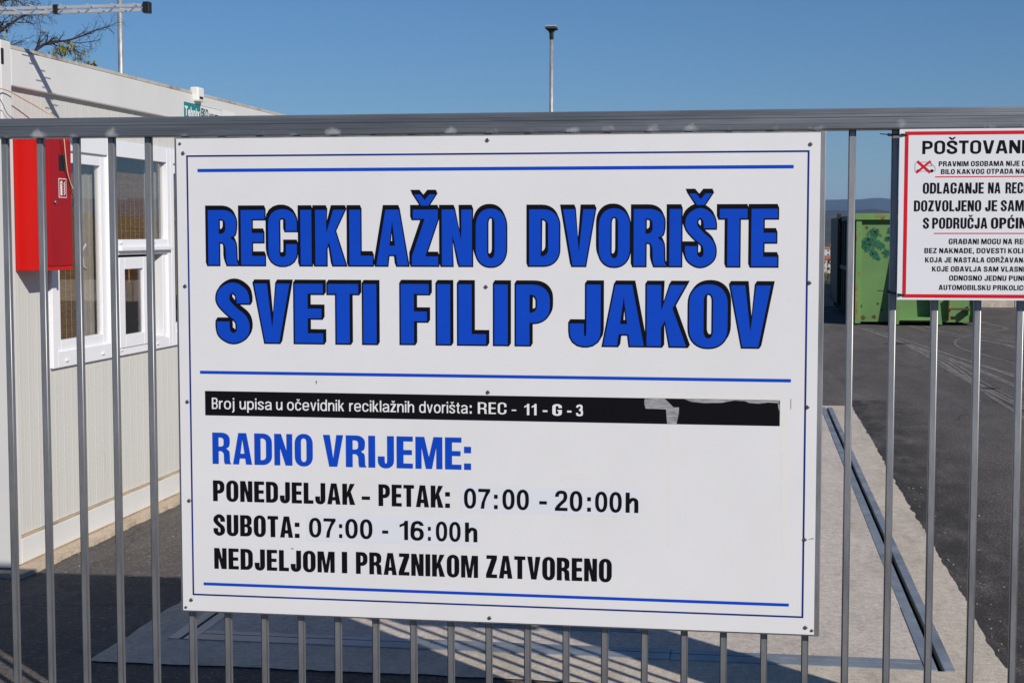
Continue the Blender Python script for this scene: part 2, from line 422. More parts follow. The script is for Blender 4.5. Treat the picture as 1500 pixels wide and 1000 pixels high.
# tyre marks and dark patches on the asphalt
def ribbon(bm, pts, wdt, z):
    P = [Vector((x, y)) for x, y in pts]; dense = []
    for i in range(len(P) - 1):
        p0, p1, p2, p3 = P[max(0, i - 1)], P[i], P[i + 1], P[min(len(P) - 1, i + 2)]
        for k in range(8):
            t = k / 8; dense.append(.5 * ((2 * p1) + (-p0 + p2) * t + (2 * p0 - 5 * p1 + 4 * p2 - p3) * t * t + (-p0 + 3 * p1 - 3 * p2 + p3) * t ** 3))
    dense.append(P[-1]); prev = None
    for i, p in enumerate(dense):
        d = (dense[min(i + 1, len(dense) - 1)] - dense[max(0, i - 1)]).normalized(); n = Vector((-d.y, d.x))
        ww = wdt * (1 + .4 * noise.noise(Vector((p.x, p.y, z * 1000))))
        a, b = bm.verts.new((*(p + n * ww / 2), z)), bm.verts.new((*(p - n * ww / 2), z))
        if prev: bm.faces.new((prev[0], prev[1], b, a))
        prev = (a, b)
bm = bmesh.new(); zz = .003
for pts, wd in (
    ([(1.9, 28.4), (2.2, 25.5), (2.60, 21.5), (2.85, 18.5), (2.95, 15.7), (2.9, 12)], .20),
    ([(2.1, 28.2), (2.45, 25.3), (2.9, 21.2), (3.2, 18.1), (3.3, 15.2), (3.3, 12)], .16),
    ([(2.0, 28.0), (2.35, 24.3), (2.45, 20.0), (2.5, 16.4), (2.48, 14), (2.2, 11)], .07),
    ([(3.1, 23.0), (3.35, 21.4), (3.5, 19.8), (3.55, 18.1), (3.5, 16.5)], .05),
    ([(3.6, 28.4), (4.2, 26.3), (4.7, 24.4), (5.2, 22.6)], .35),
    ([(3.9, 27.2), (3.45, 26.0), (3.15, 24.6), (3.1, 23.2), (3.3, 22.0)], .06),
    ([(4.1, 27.4), (4.5, 28.6), (4.4, 30.5), (5.5, 29.8), (7, 29)], .10),
    ([(2.4, 24.0), (2.6, 21.0), (2.62, 18.0), (2.75, 15)], .25),
    ([(3.6, 25.2), (4.4, 21.7), (5.0, 18.4)], .06),
    ([(3.0, 29.0), (3.2, 27.0), (3.9, 24.5), (4.0, 21.8), (3.7, 18.2)], .3)):
    if wd < .1: ribbon(bm, pts, wd * .7, zz); zz += .0002; continue
    for q in range(int(wd / .035)):
        o_ = random.uniform(-.5, .5) * wd; n_p = len(pts)
        a_, b_q = sorted((random.uniform(-.4, .5), random.uniform(.6, 1.3)))
        i0, i1 = max(0, int(a_ * n_p)), max(3, min(n_p, int(b_q * n_p + 1)))
        ribbon(bm, [(x + o_ + random.uniform(-.03, .03), y_) for x, y_ in pts[i0:i1]] if i1 - i0 > 1 else pts, random.uniform(.012, .045), zz); zz += .00012
tag(obj('tyre_marks', bm, M['tyre']), kind='structure')
bm = bmesh.new()
for (x, y, a, b) in ((2.25, 24.3, .28, .10), (2.62, 17.4, .12, .06), (4.35, 21.3, .4, .1), (5.0, 20.9, .35, .07), (2.6, 15.3, .06, .04), (3.0, 12.2, .1, .05)):
    sheet(bm, [(x + a * math.cos(k * PI / 7) * random.uniform(.6, 1.1), y + b * math.sin(k * PI / 7) * random.uniform(.6, 1.1), .0095) for k in range(14)])
tag(obj('asphalt_stains', bm, M['oil']), kind='structure')

tar = mat('fresh_tar', (.045, .041, .039), .9, bump=.6, bscale=90); M['fresh_tar'] = tar
nt, _, lk, p = nodes(tar)
sxx = nt.nodes.new('ShaderNodeSeparateXYZ'); tcc = nt.nodes.new('ShaderNodeTexCoord'); lk.new(tcc.outputs['Object'], sxx.inputs[0])
fade = nt.nodes.new('ShaderNodeMapRange'); fade.inputs[1].default_value = SX1; fade.inputs[2].default_value = SX1 + .75; fade.inputs[3].default_value = .75; fade.inputs[4].default_value = 0
lk.new(sxx.outputs[0], fade.inputs[0])
lk.new(math_n(nt, 'MULTIPLY', fade.outputs[0], ramp(nt, noise_n(nt, 3, 8, .7, (1.5, .5, 1)), [(.38, (.1, .1, .1)), (.6, (1, 1, 1))])), p.inputs['Alpha'])
bm = bmesh.new(); sheet(bm, [(SX1 - .01, 5.6, .0026), (SX1 + .78, 5.6, .0026), (SX1 + .78, 16, .0026), (SX1 - .01, 16, .0026)])
tag(obj('tar_seam', bm, tar), kind='structure')
# loose gravel scattered along the edges
bm = bmesh.new()
for i in range(150):
    q = random.random()
    if q < .45: x, y = SX1 + abs(random.gauss(0, .12)), random.uniform(5.7, 13)
    elif q < .8: x, y = random.uniform(-3.55, -2.7), random.uniform(7.0, 12)
    else: x, y = random.uniform(1.1, 6), random.uniform(6, 30)
    r = random.uniform(.003, .008) * (1.6 if q > .8 else 1)
    m4 = Matrix.Translation((x, y, r * .5)) @ Matrix.Rotation(random.random() * 6, 4, 'Z') @ Matrix.Diagonal((r, r * random.uniform(.6, 1), r * .7, 1))
    bmesh.ops.create_icosphere(bm, subdivisions=1, radius=1, matrix=m4)
tag(obj('loose_gravel', bm, M['gravel']), kind='stuff')

# land beyond the yard, one polar sheet to the horizon
def ridge(az, off, sc): return noise.noise(Vector((az * sc, off, 0)))
def land_h(r, az):
    h = -3 - 14 * min(1, r / 500) if r > 60 else -1.5
    nz = noise.noise(Vector((math.sin(az) * r / 260, math.cos(az) * r / 260, 3)))
    h += nz * 3 * min(1, r / 300)
    def bump(rc, wd): return math.exp(-((r - rc) / wd) ** 2)
    h += bump(2600, 650) * (52 + 9 * ridge(az, 1, 9) + 5 * ridge(az, 7, 60))
    top = 1.7 + .0226 * 6500 + 11 * ridge(az + .06, 5, 14) + 8 * ridge(az, 9, 70) + 3 * ridge(az, 3, 200)
    h = h + max(0, top - h) * (1 / (1 + math.exp(-(r - 5600) / 260))) * (1 if r < 7600 else .9)
    return h
rs = [38.2, 45, 60, 90, 140, 220, 330, 450, 600, 800, 1000, 1300, 1600, 1900, 2100, 2300, 2500, 2700, 2900, 3200, 3600, 4000, 4500, 4900, 5200, 5500, 5800, 6100, 6500, 7000, 7600]
bmN, bmF = bmesh.new(), bmesh.new()
NA = 1080; grid = []
for r in rs:
    grid.append([(r * math.sin(2 * PI * k / NA), r * math.cos(2 * PI * k / NA), land_h(r, 2 * PI * k / NA)) for k in range(NA)])
for bmm, i0, i1 in ((bmN, 2, 14), (bmF, 14, len(rs) - 1)):
    vv = [[bmm.verts.new(p) for p in g] for g in grid[i0:i1 + 1]]
    for a, b in zip(vv, vv[1:]):
        for k in range(NA):
            f = bmm.faces.new((a[k], a[(k + 1) % NA], b[(k + 1) % NA], b[k])); f.smooth = True
    if i0 == 2: bmm.faces.new(vv[0])
tag(obj('valley_land', bmN, M['field']), kind='structure')
tag(obj('far_hills', bmF, M['hill']), kind='structure')
# brown bank right of the yard (mirrored in the office windows)
bm = bmesh.new(); G = []
for i in range(40):
    row = []
    for j in range(50):
        y = -30 + j * 3.2; u = i / 39
        x0 = 8.5 + max(0, y) * .13; x = x0 + u * 60
        z = 5.6 * (1 - math.exp(-u * 3.2)) * (.75 + .45 * noise.noise(Vector((x / 18, y / 30, 0)))) + .35 * noise.noise(Vector((x / 3, y / 3, 2))) * min(1, u * 6) + .012
        if u > .85: z *= (1 - u) / .15
        row.append(bm.verts.new((x, y, z)))
    G.append(row)
for i in range(39):
    for j in range(49):
        f = bm.faces.new((G[i][j], G[i + 1][j], G[i + 1][j + 1], G[i][j + 1])); f.smooth = True
bmesh.ops.recalc_face_normals(bm, faces=bm.faces)
tag(obj('grass_bank', bm, M['bank']), kind='structure')

# ------------------------------------------------------------------ low parapet wall and what stands behind
t = empty('parapet_wall', (0, 36.8, 0), 'low pale concrete wall along the far side of the yard behind the green skip', 'wall')
for i in range(26):
    bx('wall_panel', -38 + i * 2 + .006, -36 + i * 2 - .006, 36.6, 36.85, 0, .53, M['wall_concrete'], t, .01)

def leaves(bm, c, rx, ry, rz, n, s):
    for _ in range(n):
        v = Vector((random.gauss(0, 1), random.gauss(0, 1), random.gauss(0, 1))).normalized() * (random.random() ** .4)
        p = Vector(c) + Vector((v.x * rx, v.y * ry, v.z * rz))
        q = Matrix.Rotation(random.random() * 6.3, 3, 'Z') @ Matrix.Rotation(random.uniform(-1.4, 1.4), 3, 'X')
        k = s * random.uniform(.5, 1.3)
        a = [p + q @ Vector(u) for u in ((-k * .35, 0, 0), (0, -k, 0), (k * .35, 0, 0), (0, k, 0))]
        bm.faces.new([bm.verts.new(x) for x in a])
for i, (x, y, h_) in enumerate(((-1.6, 39.2, 2.2), (1.15, 39.6, 2.5), (3.9, 39.0, 2.3), (6.8, 39.4, 2.6))):
    lab = ['olive bush behind the low wall, hidden by the big board', 'olive green bush behind the low wall, left of the green skip', 'olive bush behind the low wall straight behind the green skip', 'olive bush behind the low wall, farthest right'][i]
    t = empty('bush', (x, y, -1.5), lab, 'bush', 'bushes behind the low wall')
    bm = bmesh.new()
    for k in range(7): tube(bm, [(x + random.uniform(-.2, .2), y, -1.5), (x + random.uniform(-1, 1), y + random.uniform(-.6, .6), -1.5 + h_ * .8)], [.04, .01], 5)
    obj('stem', bm, M['trunk'], t)
    bm = bmesh.new()
    for k in range(16):
        leaves(bm, (x + random.uniform(-1.1, 1.1), y + random.uniform(-.6, .6), -1.5 + h_ * random.uniform(.3, .95)), .5, .4, .34, 170, .055)
    obj('foliage', bm, M['bush'], t)

def house(x, y, z, wd, dp, hh, lab, roof='roof_tile'):
    t = empty('house', (x, y, z), lab, 'house', 'houses in the valley')
    bx('wall', x - wd / 2, x + wd / 2, y, y + dp, z - 3, z + hh, M['house_wall'], t)
    bm = bmesh.new(); e = .5
    a = [bm.verts.new(p) for p in ((x - wd / 2 - e, y - e, z + hh), (x + wd / 2 + e, y - e, z + hh), (x + wd / 2 + e, y + dp + e, z + hh), (x - wd / 2 - e, y + dp + e, z + hh), (x - wd / 2 - e, y + dp / 2, z + hh + 2), (x + wd / 2 + e, y + dp / 2, z + hh + 2))]
    for f in ((0, 1, 5, 4), (2, 3, 4, 5), (1, 2, 5), (3, 0, 4), (3, 2, 1, 0)): bm.faces.new([a[i] for i in f])
    obj('roof', bm, M[roof], t)
    for fl in range(int(hh // 3)):
        for k in range(3):
            xx = x - wd / 2 + wd * (k + .5) / 3
            bx('window', xx - .6, xx + .6, y - .06, y - .01, z + fl * 3 + 1, z + fl * 3 + 2.3, M['window_dark'], t)
hs = [(34, 760, 10, 9, 6, 'small pale house with red roof far off in the valley, nearest one'),
      (52, 900, 13, 10, 6, 'pale two storey house with wide red roof in the valley'),
      (40, 1010, 9, 8, 3, 'low pale house with red roof in the valley behind the nearest house'),
      (63, 1100, 15, 10, 9, 'tallest pale house with red roof in the valley'),
      (75, 860, 11, 9, 6, 'pale valley house behind the green skip'),
      (20, 980, 10, 9, 6, 'pale valley house hidden beyond the board edge'),
      (57, 1250, 12, 10, 6, 'farthest pale house with red roof in the valley')]
for x, y, wd, dp, hh, lab in hs:
    r_ = math.hypot(x, y); house(x, y, land_h(r_, math.atan2(x, y)) , wd, dp, hh, lab)
bm = bmesh.new()
for i in range(260):
    r_ = random.uniform(90, 1500) ; az = math.radians(random.uniform(-4, 14))
    x, y = r_ * math.sin(az), r_ * math.cos(az); z = land_h(r_, az); s = random.uniform(1.5, 3.5)
    if r_ < 350: s *= .6
    leaves(bm, (x, y, z + s * .6), s * 1.2, s * 1.2, s * .8, 36, s * .35)
tag(obj('valley_woodland', bm, M['bush']), kind='stuff')

# ------------------------------------------------------------------ green skip container
def skip():
    ox, oy = 1.93, 29.2
    t = empty('skip_container', (ox, oy, 0), 'large green steel skip with dark green spray marks and rust on its end', 'skip')
    W, L, H = 2.25, 6.2, 2.05
    P = lambda *a, **k: bx(*a, t, **k)
    def B(name, x0, x1, y0, y1, z0, z1, m, bev=.004): return bx(name, ox + x0, ox + x1, oy + y0, oy + y1, z0, z1, M[m], t, bev)
    B('end_panel', .03, W - .03, .10, .14, .06, H - .08, 'skip')
    B('end_rim', -.03, W + .03, -.02, .12, H - .10, H + .02, 'skip_rim', .01)
    B('corner_post', 0, .10, .02, .12, .03, H - .10, 'skip_rim'); B('corner_post', W - .10, W, .02, .12, .03, H - .10, 'skip_rim')
    B('side_panel', .03, .07, .14, L, .1, H - .06, 'skip_shaded'); B('side_panel', W - .07, W - .03, .14, L, .1, H - .06, 'skip_shaded')
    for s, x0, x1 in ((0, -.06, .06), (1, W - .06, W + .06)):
        B('top_rail', x0, x1, .14, L, H - .10, H - .003, 'skip_shaded', .01)
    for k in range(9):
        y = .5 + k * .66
        B('rib', -.05, .03, y, y + .09, .1, H - .10, 'skip_shaded'); B('rib', W - .03, W + .05, y, y + .09, .1, H - .10, 'skip_shaded')
    B('side_strut', -.07, -.052, .14, L, .98, 1.06, 'skip_shaded')
    B('floor', .07, W - .07, .14, L, .14, .2, 'skip_shaded')
    B('rear_panel', .03, W - .03, L, L + .06, .1, H - .05, 'skip_shaded')
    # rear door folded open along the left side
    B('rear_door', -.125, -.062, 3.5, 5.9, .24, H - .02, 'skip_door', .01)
    B('door_hinge', -.10, -.052, 5.88, 5.96, .3, H - .1, 'skip_door'); B('door_latch', -.14, -.06, 3.40, 3.498, H - .06, H + .06, 'dark')
    # lifting frame in front of the end panel
    for xb, xt in ((.72, .96), (1.50, 1.28)):
        bm = bmesh.new()
        vs = []
        for (x, z) in ((xb, .03), (xt, H - .1)):
            for dx, dy in ((-.06, -.17), (.06, -.17), (.06, .10), (-.06, .10)): vs.append(bm.verts.new((ox + x + dx, oy + dy * (.55 if z > 1 else 1), z)))
        for f in ((0, 1, 5, 4), (1, 2, 6, 5), (2, 3, 7, 6), (3, 0, 4, 7), (0, 3, 2, 1), (4, 5, 6, 7)): bm.faces.new([vs[i] for i in f])
        bmesh.ops.recalc_face_normals(bm, faces=bm.faces)
        obj('lifting_beam', bm, M['skip'], t)
    B('cross_ledge', .72, 1.50, -.10, .098, .10, .16, 'skip_rim')
    B('step_rung', 1.66, 2.06, -.14, -.10, .30, .335, 'rust'); B('rung_bracket', 1.68, 1.71, -.10, .098, .10, .52, 'yellow_rust'); B('rung_bracket', 2.03, 2.055, -.10, .098, .20, .36, 'skip_rim')
    for y in (.6, 5.4):
        for x0 in (.25, W - .45):
            bm = bmesh.new(); tube(bm, [(ox + x0, oy + y, .1), (ox + x0 + .2, oy + y, .1)], .1, 16); obj('roller', bm, M['dark'], t)
    # rust streak on the left post, spray marks on the panel
    bm = bmesh.new(); 
    for k in range(12):
        z = .12 + k * .055; sheet(bm, [(ox + .0 + random.uniform(0, .01), oy + .0185, z), (ox + .035 + random.uniform(0, .02), oy + .0185, z), (ox + .03 + random.uniform(0, .02), oy + .0185, z + .06), (ox + .0, oy + .0185, z + .06)])
    obj('rust_streak', bm, M['yellow_rust'], t)
    bm = bmesh.new(); n = 0
    def blob(cx, cz, r, k):
        nonlocal n
        for _ in range(k):
            x = random.gauss(cx, r * .5); z = random.gauss(cz, r * .5); rr = random.uniform(.012, .038)
            sheet(bm, [(ox + x + rr * math.cos(q * PI / 5) * random.uniform(.6, 1.4), oy + .0985 - n * .00002, z + rr * math.sin(q * PI / 5) * random.uniform(.6, 1.4)) for q in range(10)][::-1]); n += 1
    for a in ((.25, 1.52, .17, 34), (.34, 1.70, .11, 18), (.14, 1.50, .10, 12), (.45, 1.48, .10, 12), (.34, 1.33, .08, 12), (.40, 1.25, .05, 6),
              (.64, 1.74, .07, 12), (.60, 1.60, .06, 10), (.68, 1.50, .07, 10), (.56, 1.33, .06, 8), (.70, 1.34, .06, 8)): blob(a[0], a[1], a[2] * .68, a[3] * 3)
    obj('spray_mark', bm, M['spray'], t)
    bm = bmesh.new()
    for (x, z, r) in ((.2, 1.80, .035), (.12, .35, .03), (.42, .40, .03), (.35, .15, .05), (.5, .28, .03), (.15, .12, .05)):
        sheet(bm, [(ox + x + r * math.cos(q * PI / 5) * random.uniform(.5, 1.2), oy + .0985, z + r * math.sin(q * PI / 5) * random.uniform(.5, 1.2)) for q in range(10)])
    obj('rust_spot', bm, M['rust'], t)
    t.rotation_euler = (0, 0, math.radians(0.4))
skip()

# ------------------------------------------------------------------ lamp posts
def lamp_post(x, y, h, r, lab):
    t = empty('lamp_post', (x, y, 0), lab, 'lamp post', 'lamp posts of the yard')
    tb('pole', [(x, y, 0), (x, y, h)], [r, r * .72], M['pole'], t, 16)
    tb('collar', [(x, y, h - .28), (x, y, h - .12), (x, y, h - .033)], [r * .78, r * .9, r * 1.7], M['lamp_dark'], t, 12)
    bx('lamp_head', x - .14, x + .14, y - .2, y + .2, h - .035, h + .02, M['lamp_dark'], t, .02)
    bx('lamp_cover', x - .14, x + .14, y - .2, y + .2, h + .022, h + .05, M['lamp_light'], t, .012)
    bx('base_plate', x - .2, x + .2, y - .2, y + .2, 0, .02, M['pole'], t)
lamp_post(-4.91, 38.0, 6.74, .062, 'slim grey lamp post with flat head rising above the middle of the big board')
lamp_post(-11.02, 26.0, 6.9, .058, 'grey lamp post behind the white office container, cut by the top of the photo')

# ------------------------------------------------------------------ office container
WX = -3.66
def office():
    t = empty('office_container', (-4.9, 10.2, 0), 'white office container with plastic framed windows and a steel corner post', 'container')
    X0, Y0, Y1, ZT = -6.09, 7.11, 13.15, 2.63
    F = M['frame_paint']
    # corner posts with a slot near the top
    for y in (Y0, Y1 - .105):
        for xa, xb in ((WX - .12, WX + .03), (X0, X0 + .15)):
            bx('corner_post', xa, xb, y, y + .105, .03, ZT + .015, F, t, .006)
    bx('lifting_slot', WX + .02, WX + .0325, 7.1120, 7.1380, 2.5250, 2.6050, M['dark'], t, .004)
    ya, yb = Y0 + .107, Y1 - .107
    # roof frame, base frame and end frames
    bx('roof_beam', WX - .1, WX + .028, ya, yb, 2.43, 2.612, F, t, .006)
    bx('roof_beam', X0, X0 + .12, ya, yb, 2.43, 2.612, F, t, .006)
    bx('roof_beam', X0 + .152, WX - .122, Y0 + .002, Y0 + .1, 2.43, 2.612, F, t, .006)
    bx('roof_beam', X0 + .152, WX - .122, Y1 - .1, Y1 - .002, 2.43, 2.612, F, t, .006)
    bx('base_beam', WX - .1, WX + .028, ya, yb, .03, .16, F, t, .006)
    bx('base_beam', X0 + .152, WX - .122, Y0 + .002, Y0 + .1, .03, .16, F, t, .006)
    bx('roof_lip', WX - .08, WX + .022, ya + .01, yb, 2.614, 2.633, M['roof_lip'], t, .003)
    bx('roof', X0 + .05, WX - .082, Y0 + .1, Y1 - .1, 2.614, 2.632, M['roof_lip'], t)
    bx('floor', X0 + .05, WX - .05, Y0 + .1, Y1 - .1, .10, .2, M['interior'], t)
    # thin rusty seams above and below the base beam
    bx('seam', WX + .004, WX + .0262, ya, yb, .161, .1635, M['seam'], t)
    bx('seam', WX + .002, WX + .024, ya, yb, .0255, .0295, M['seam'], t)
    # sandwich panels with fine upright ribs
    def panel(y0, y1, z0, z1):
        bm = bmesh.new(); pts = [(y0, 0.0)]; y = math.ceil(y0 / .1) * .1
        while y < y1 - .012:
            if y > y0 + .012:
                pts += [(y - .007, 0), (y - .004, .0009), (y + .004, .0009), (y + .007, 0)]
                for q in (.033, .066):
                    if y + q + .004 < y1: pts += [(y + q - .003, 0), (y + q, -.0006), (y + q + .003, 0)]
            y += .1
        pts.append((y1, 0))
        x = WX - .004
        a = [bm.verts.new((x + d, yy, z0)) for yy, d in pts]; b = [bm.verts.new((x + d, yy, z1)) for yy, d in pts]
        for i in range(len(pts) - 1): bm.faces.new((a[i], a[i + 1], b[i + 1], b[i]))
        back = [bm.verts.new((x - .05, yy, zz)) for yy, zz in ((y0, z0), (y1, z0), (y1, z1), (y0, z1))]
        bm.faces.new(back[::-1]); bm.faces.new((a[0], b[0], back[3], back[0])); bm.faces.new((a[-1], back[1], back[2], b[-1]))
        bm.faces.new([a[i] for i in range(len(a))][::-1] + [back[0], back[1]][0:2]); bm.faces.new(b + [back[2], back[3]])
        obj('wall_panel', bm, M['panel'], t)
    ys = [ya, 7.64, 8.44, 9.34, 10.24]
    panel(ya, 7.638, .166, 2.43)
    for a, b in ((7.64, 8.44), (8.442, 9.34), (9.342, 10.24)):
        panel(a, b, .166, .985); panel(a, b, 2.235, 2.43)
    panel(10.242, 11.4, .166, 2.43); panel(11.402, 12.3, .166, 2.43); panel(12.302, yb, .166, 2.43)
    bx('end_wall', X0 + .1, WX - .122, Y0 + .03, Y0 + .08, .16, 2.43, M['panel'], t)
    bx('end_wall', X0 + .1, WX - .122, Y1 - .08, Y1 - .03, .16, 2.43, M['panel'], t)
    bx('back_wall', X0 + .02, X0 + .07, ya, yb, .03, 2.43, M['panel'], t)
    # socket box on the roof edge
    s = bx('socket_box', WX + .0, WX + .062, 9.745, 9.86, 2.566, 2.662, M['white_paint'], t, .012)
    bx('socket_slot', WX + .060, WX + .0645, 9.77, 9.83, 2.585, 2.60, M['dark'], s)
    bx('vent_box', -4.1, -3.96, 7.5, 7.62, 2.634, 2.74, M['lamp_dark'], t, .01)
    # ---- windows
    PV = M['pvc']
    def ring(name, y0, y1, z0, z1, wd, x0, x1, parent, wt=None, wb=None):
        wt = wt or wd; wb = wb or wd
        bm = bmesh.new()
        box(bm, x0, x1, y0, y0 + wd, z0, z1, .003); box(bm, x0, x1, y1 - wd, y1, z0, z1, .003)
        box(bm, x0 + .0002, x1 - .0002, y0 + wd, y1 - wd, z1 - wt, z1, .003); box(bm, x0 + .0002, x1 - .0002, y0 + wd, y1 - wd, z0, z0 + wb, .003)
        bmesh.ops.recalc_face_normals(bm, faces=bm.faces)
        return obj(name, bm, PV, parent)
    def pane(y0, y1, z0, z1, x, parent): return bx('pane', x - .006, x, y0, y1, z0, z1, M['glass'], parent)
    # window A: tilt and turn sash with a reed blind
    A = ring('window', 7.64, 8.44, .985, 2.235, .055, WX - .03, WX + .018, t, .09, .085)
    ring('sash', 7.693, 8.387, 1.068, 2.147, .075, WX - .035, WX + .002, A, .065, .06)
    pane(7.76, 8.32, 1.12, 2.085, WX - .012, A)
    # window B: fixed pane above, sliding hatch below
    B = ring('window', 8.442, 9.34, .985, 2.235, .055, WX - .03, WX + .018, t, .09, .06)
    bx('transom', WX - .03, WX + .0175, 8.498, 9.284, 1.575, 1.665, PV, B, .003)
    bx('drip_rail', WX + .018, WX + .045, 8.50, 9.31, 1.598, 1.622, PV, B, .004)
    pane(8.49, 9.29, 1.65, 2.15, WX - .012, B)
    ring('hatch_sash', 8.50, 8.94, 1.03, 1.56, .08, WX + .004, WX + .026, B, .07, .075)
    pane(8.575, 8.865, 1.10, 1.495, WX + .012, B)
    bx('hatch_liner', WX - .07, WX + .004, 9.225, 9.284, 1.046, 1.574, PV, B, .003)
    bx('hatch_sill', WX - .07, WX + .012, 8.95, 9.224, 1.046, 1.06, PV, B, .003)
    bx('poster', WX - .40, WX - .39, 9.6, 10.1, 1.25, 1.5, M['orange_card'], B)
    # window C
    Cc = ring('window', 9.342, 10.24, .985, 2.235, .055, WX - .03, WX + .018, t, .09, .085)
    ring('sash', 9.395, 10.187, 1.068, 2.147, .045, WX - .035, WX + .002, Cc, .065, .06)
    pane(9.44, 10.14, 1.12, 2.085, WX - .012, Cc)
    for par, yy in ((A, (7.80, 8.27)), (B, (8.53, 9.09)), (Cc, (9.55, 10.0))):
        for y in yy: bx('drain_cap', WX + .018, WX + .026, y - .018, y + .018, 1.012, 1.026, PV, par, .003)
    for y in (8.55, 9.05): bx('drain_cap', WX + .0175, WX + .0255, y - .018, y + .018, 1.64, 1.655, PV, B, .003)
    # blinds, curtains, handle
    for par, y0, y1, z0, z1 in ((A, 7.70, 8.14, 1.06, 2.04), (B, 8.47, 9.10, 1.63, 2.06), (Cc, 9.42, 10.2, 1.3, 2.06)):
        bm = bmesh.new(); z = z0
        while z < z1:
            zz = z + random.uniform(-.001, .001); sheet(bm, [(WX - .064 + random.uniform(-.001, .001), y0, zz), (WX - .064, y1, zz + random.uniform(-.001, .001)), (WX - .060, y1, zz + .0075), (WX - .060, y0, zz + .0075)]); z += .0082
        o = obj('reed_blind', bm, M['reed'], par)
        bm = bmesh.new(); y = y0 + .05
        while y < y1: tube(bm, [(WX - .057, y, z0), (WX - .057, y + random.uniform(-.004, .004), z1)], .0011, 4); y += .07
        obj('cord', bm, M['cord'], o)
    def curtain(y0, y1, par):
        bm = bmesh.new(); n = 24; pr = None
        for i in range(n + 1):
            y = y0 + (y1 - y0) * i / n; x = WX - .055 - .02 * (1 + math.sin(i * 1.9))
            a, b = bm.verts.new((x, y, 1.0)), bm.verts.new((x, y, 2.16))
            if pr: bm.faces.new((pr[0], a, b, pr[1])).smooth = True
            pr = (a, b)
        obj('curtain', bm, M['curtain'], par)
    curtain(8.20, 8.36, A); curtain(9.14, 9.31, B)
    tb('handle', [(WX - .022, 8.15, 1.50), (WX - .026, 8.125, 1.52), (WX - .026, 8.11, 1.57), (WX - .026, 8.125, 1.62), (WX - .022, 8.15, 1.64)], .008, PV, A)
    # makers' sticker on the roof beam
    s = bx('sticker', WX + .0281, WX + .0287, 9.56, 10.56, 2.37, 2.555, M['white_paint'], t)
    return t
OFF = office()
bm = bmesh.new()
pts = ragged(-6.2, WX + .125, 7.03, 13.3, 0, .014)
top = [bm.verts.new((p[0], p[1], .024)) for p in pts]; bot = [bm.verts.new((p[0], p[1], -.02)) for p in pts]
bm.faces.new(top)
for i in range(len(pts)): bm.faces.new((bot[i], bot[(i + 1) % len(pts)], top[(i + 1) % len(pts)], top[i]))
tag(obj('container_plinth', bm, M['plinth']), kind='structure')

# ------------------------------------------------------------------ lettering: a condensed bold grotesque drawn here, and the built-in font
def sup(cx, cy, rx, ry, a0, a1, n=9, p=2.25):
    o = []
    for i in range(n + 1):
        a = a0 + (a1 - a0) * i / n; c, s = math.cos(a), math.sin(a)
        o.append((cx + rx * math.copysign(abs(c) ** (2 / p), c), cy + ry * math.copysign(abs(s) ** (2 / p), s)))
    return o
def rrect(x0, y0, x1, y1, rx, ry):
    return (sup(x1 - rx, y0 + ry, rx, ry, -PI / 2, 0) + sup(x1 - rx, y1 - ry, rx, ry, 0, PI / 2)
            + sup(x0 + rx, y1 - ry, rx, ry, PI / 2, PI) + sup(x0 + rx, y0 + ry, rx, ry, PI, 1.5 * PI))
class Stroke(list):
    src = None
def stroke(pts, s, b):
    L, R = [], []
    for i, p in enumerate(pts):
        q0, q1 = pts[max(0, i - 1)], pts[min(len(pts) - 1, i + 1)]
        dx, dy = q1[0] - q0[0], q1[1] - q0[1]; l = math.hypot(dx, dy) or 1
        nx, ny = -dy / l, dx / l
        if i in (0, len(pts) - 1) and abs(nx) > .6: nx, ny = math.copysign(1, nx), 0
        h = .5 * math.sqrt((nx * s) ** 2 + (ny * b) ** 2)
        L.append((p[0] + nx * h, p[1] + ny * h)); R.append((p[0] - nx * h, p[1] - ny * h))
    o = Stroke(L + R[::-1]); o.src = (list(pts), s, b); return o
def catmull(P, k=6):
    o = []
    for i in range(len(P) - 1):
        p0, p1, p2, p3 = P[max(0, i - 1)], P[i], P[i + 1], P[min(len(P) - 1, i + 2)]
        for j in range(k):
            t = j / k
            o.append(tuple(.5 * (2 * b + (-a + c) * t + (2 * a - 5 * b + 4 * c - d) * t * t + (-a + 3 * b - 3 * c + d) * t ** 3) for a, b, c, d in zip(p0, p1, p2, p3)))
    o.append(P[-1]); return o


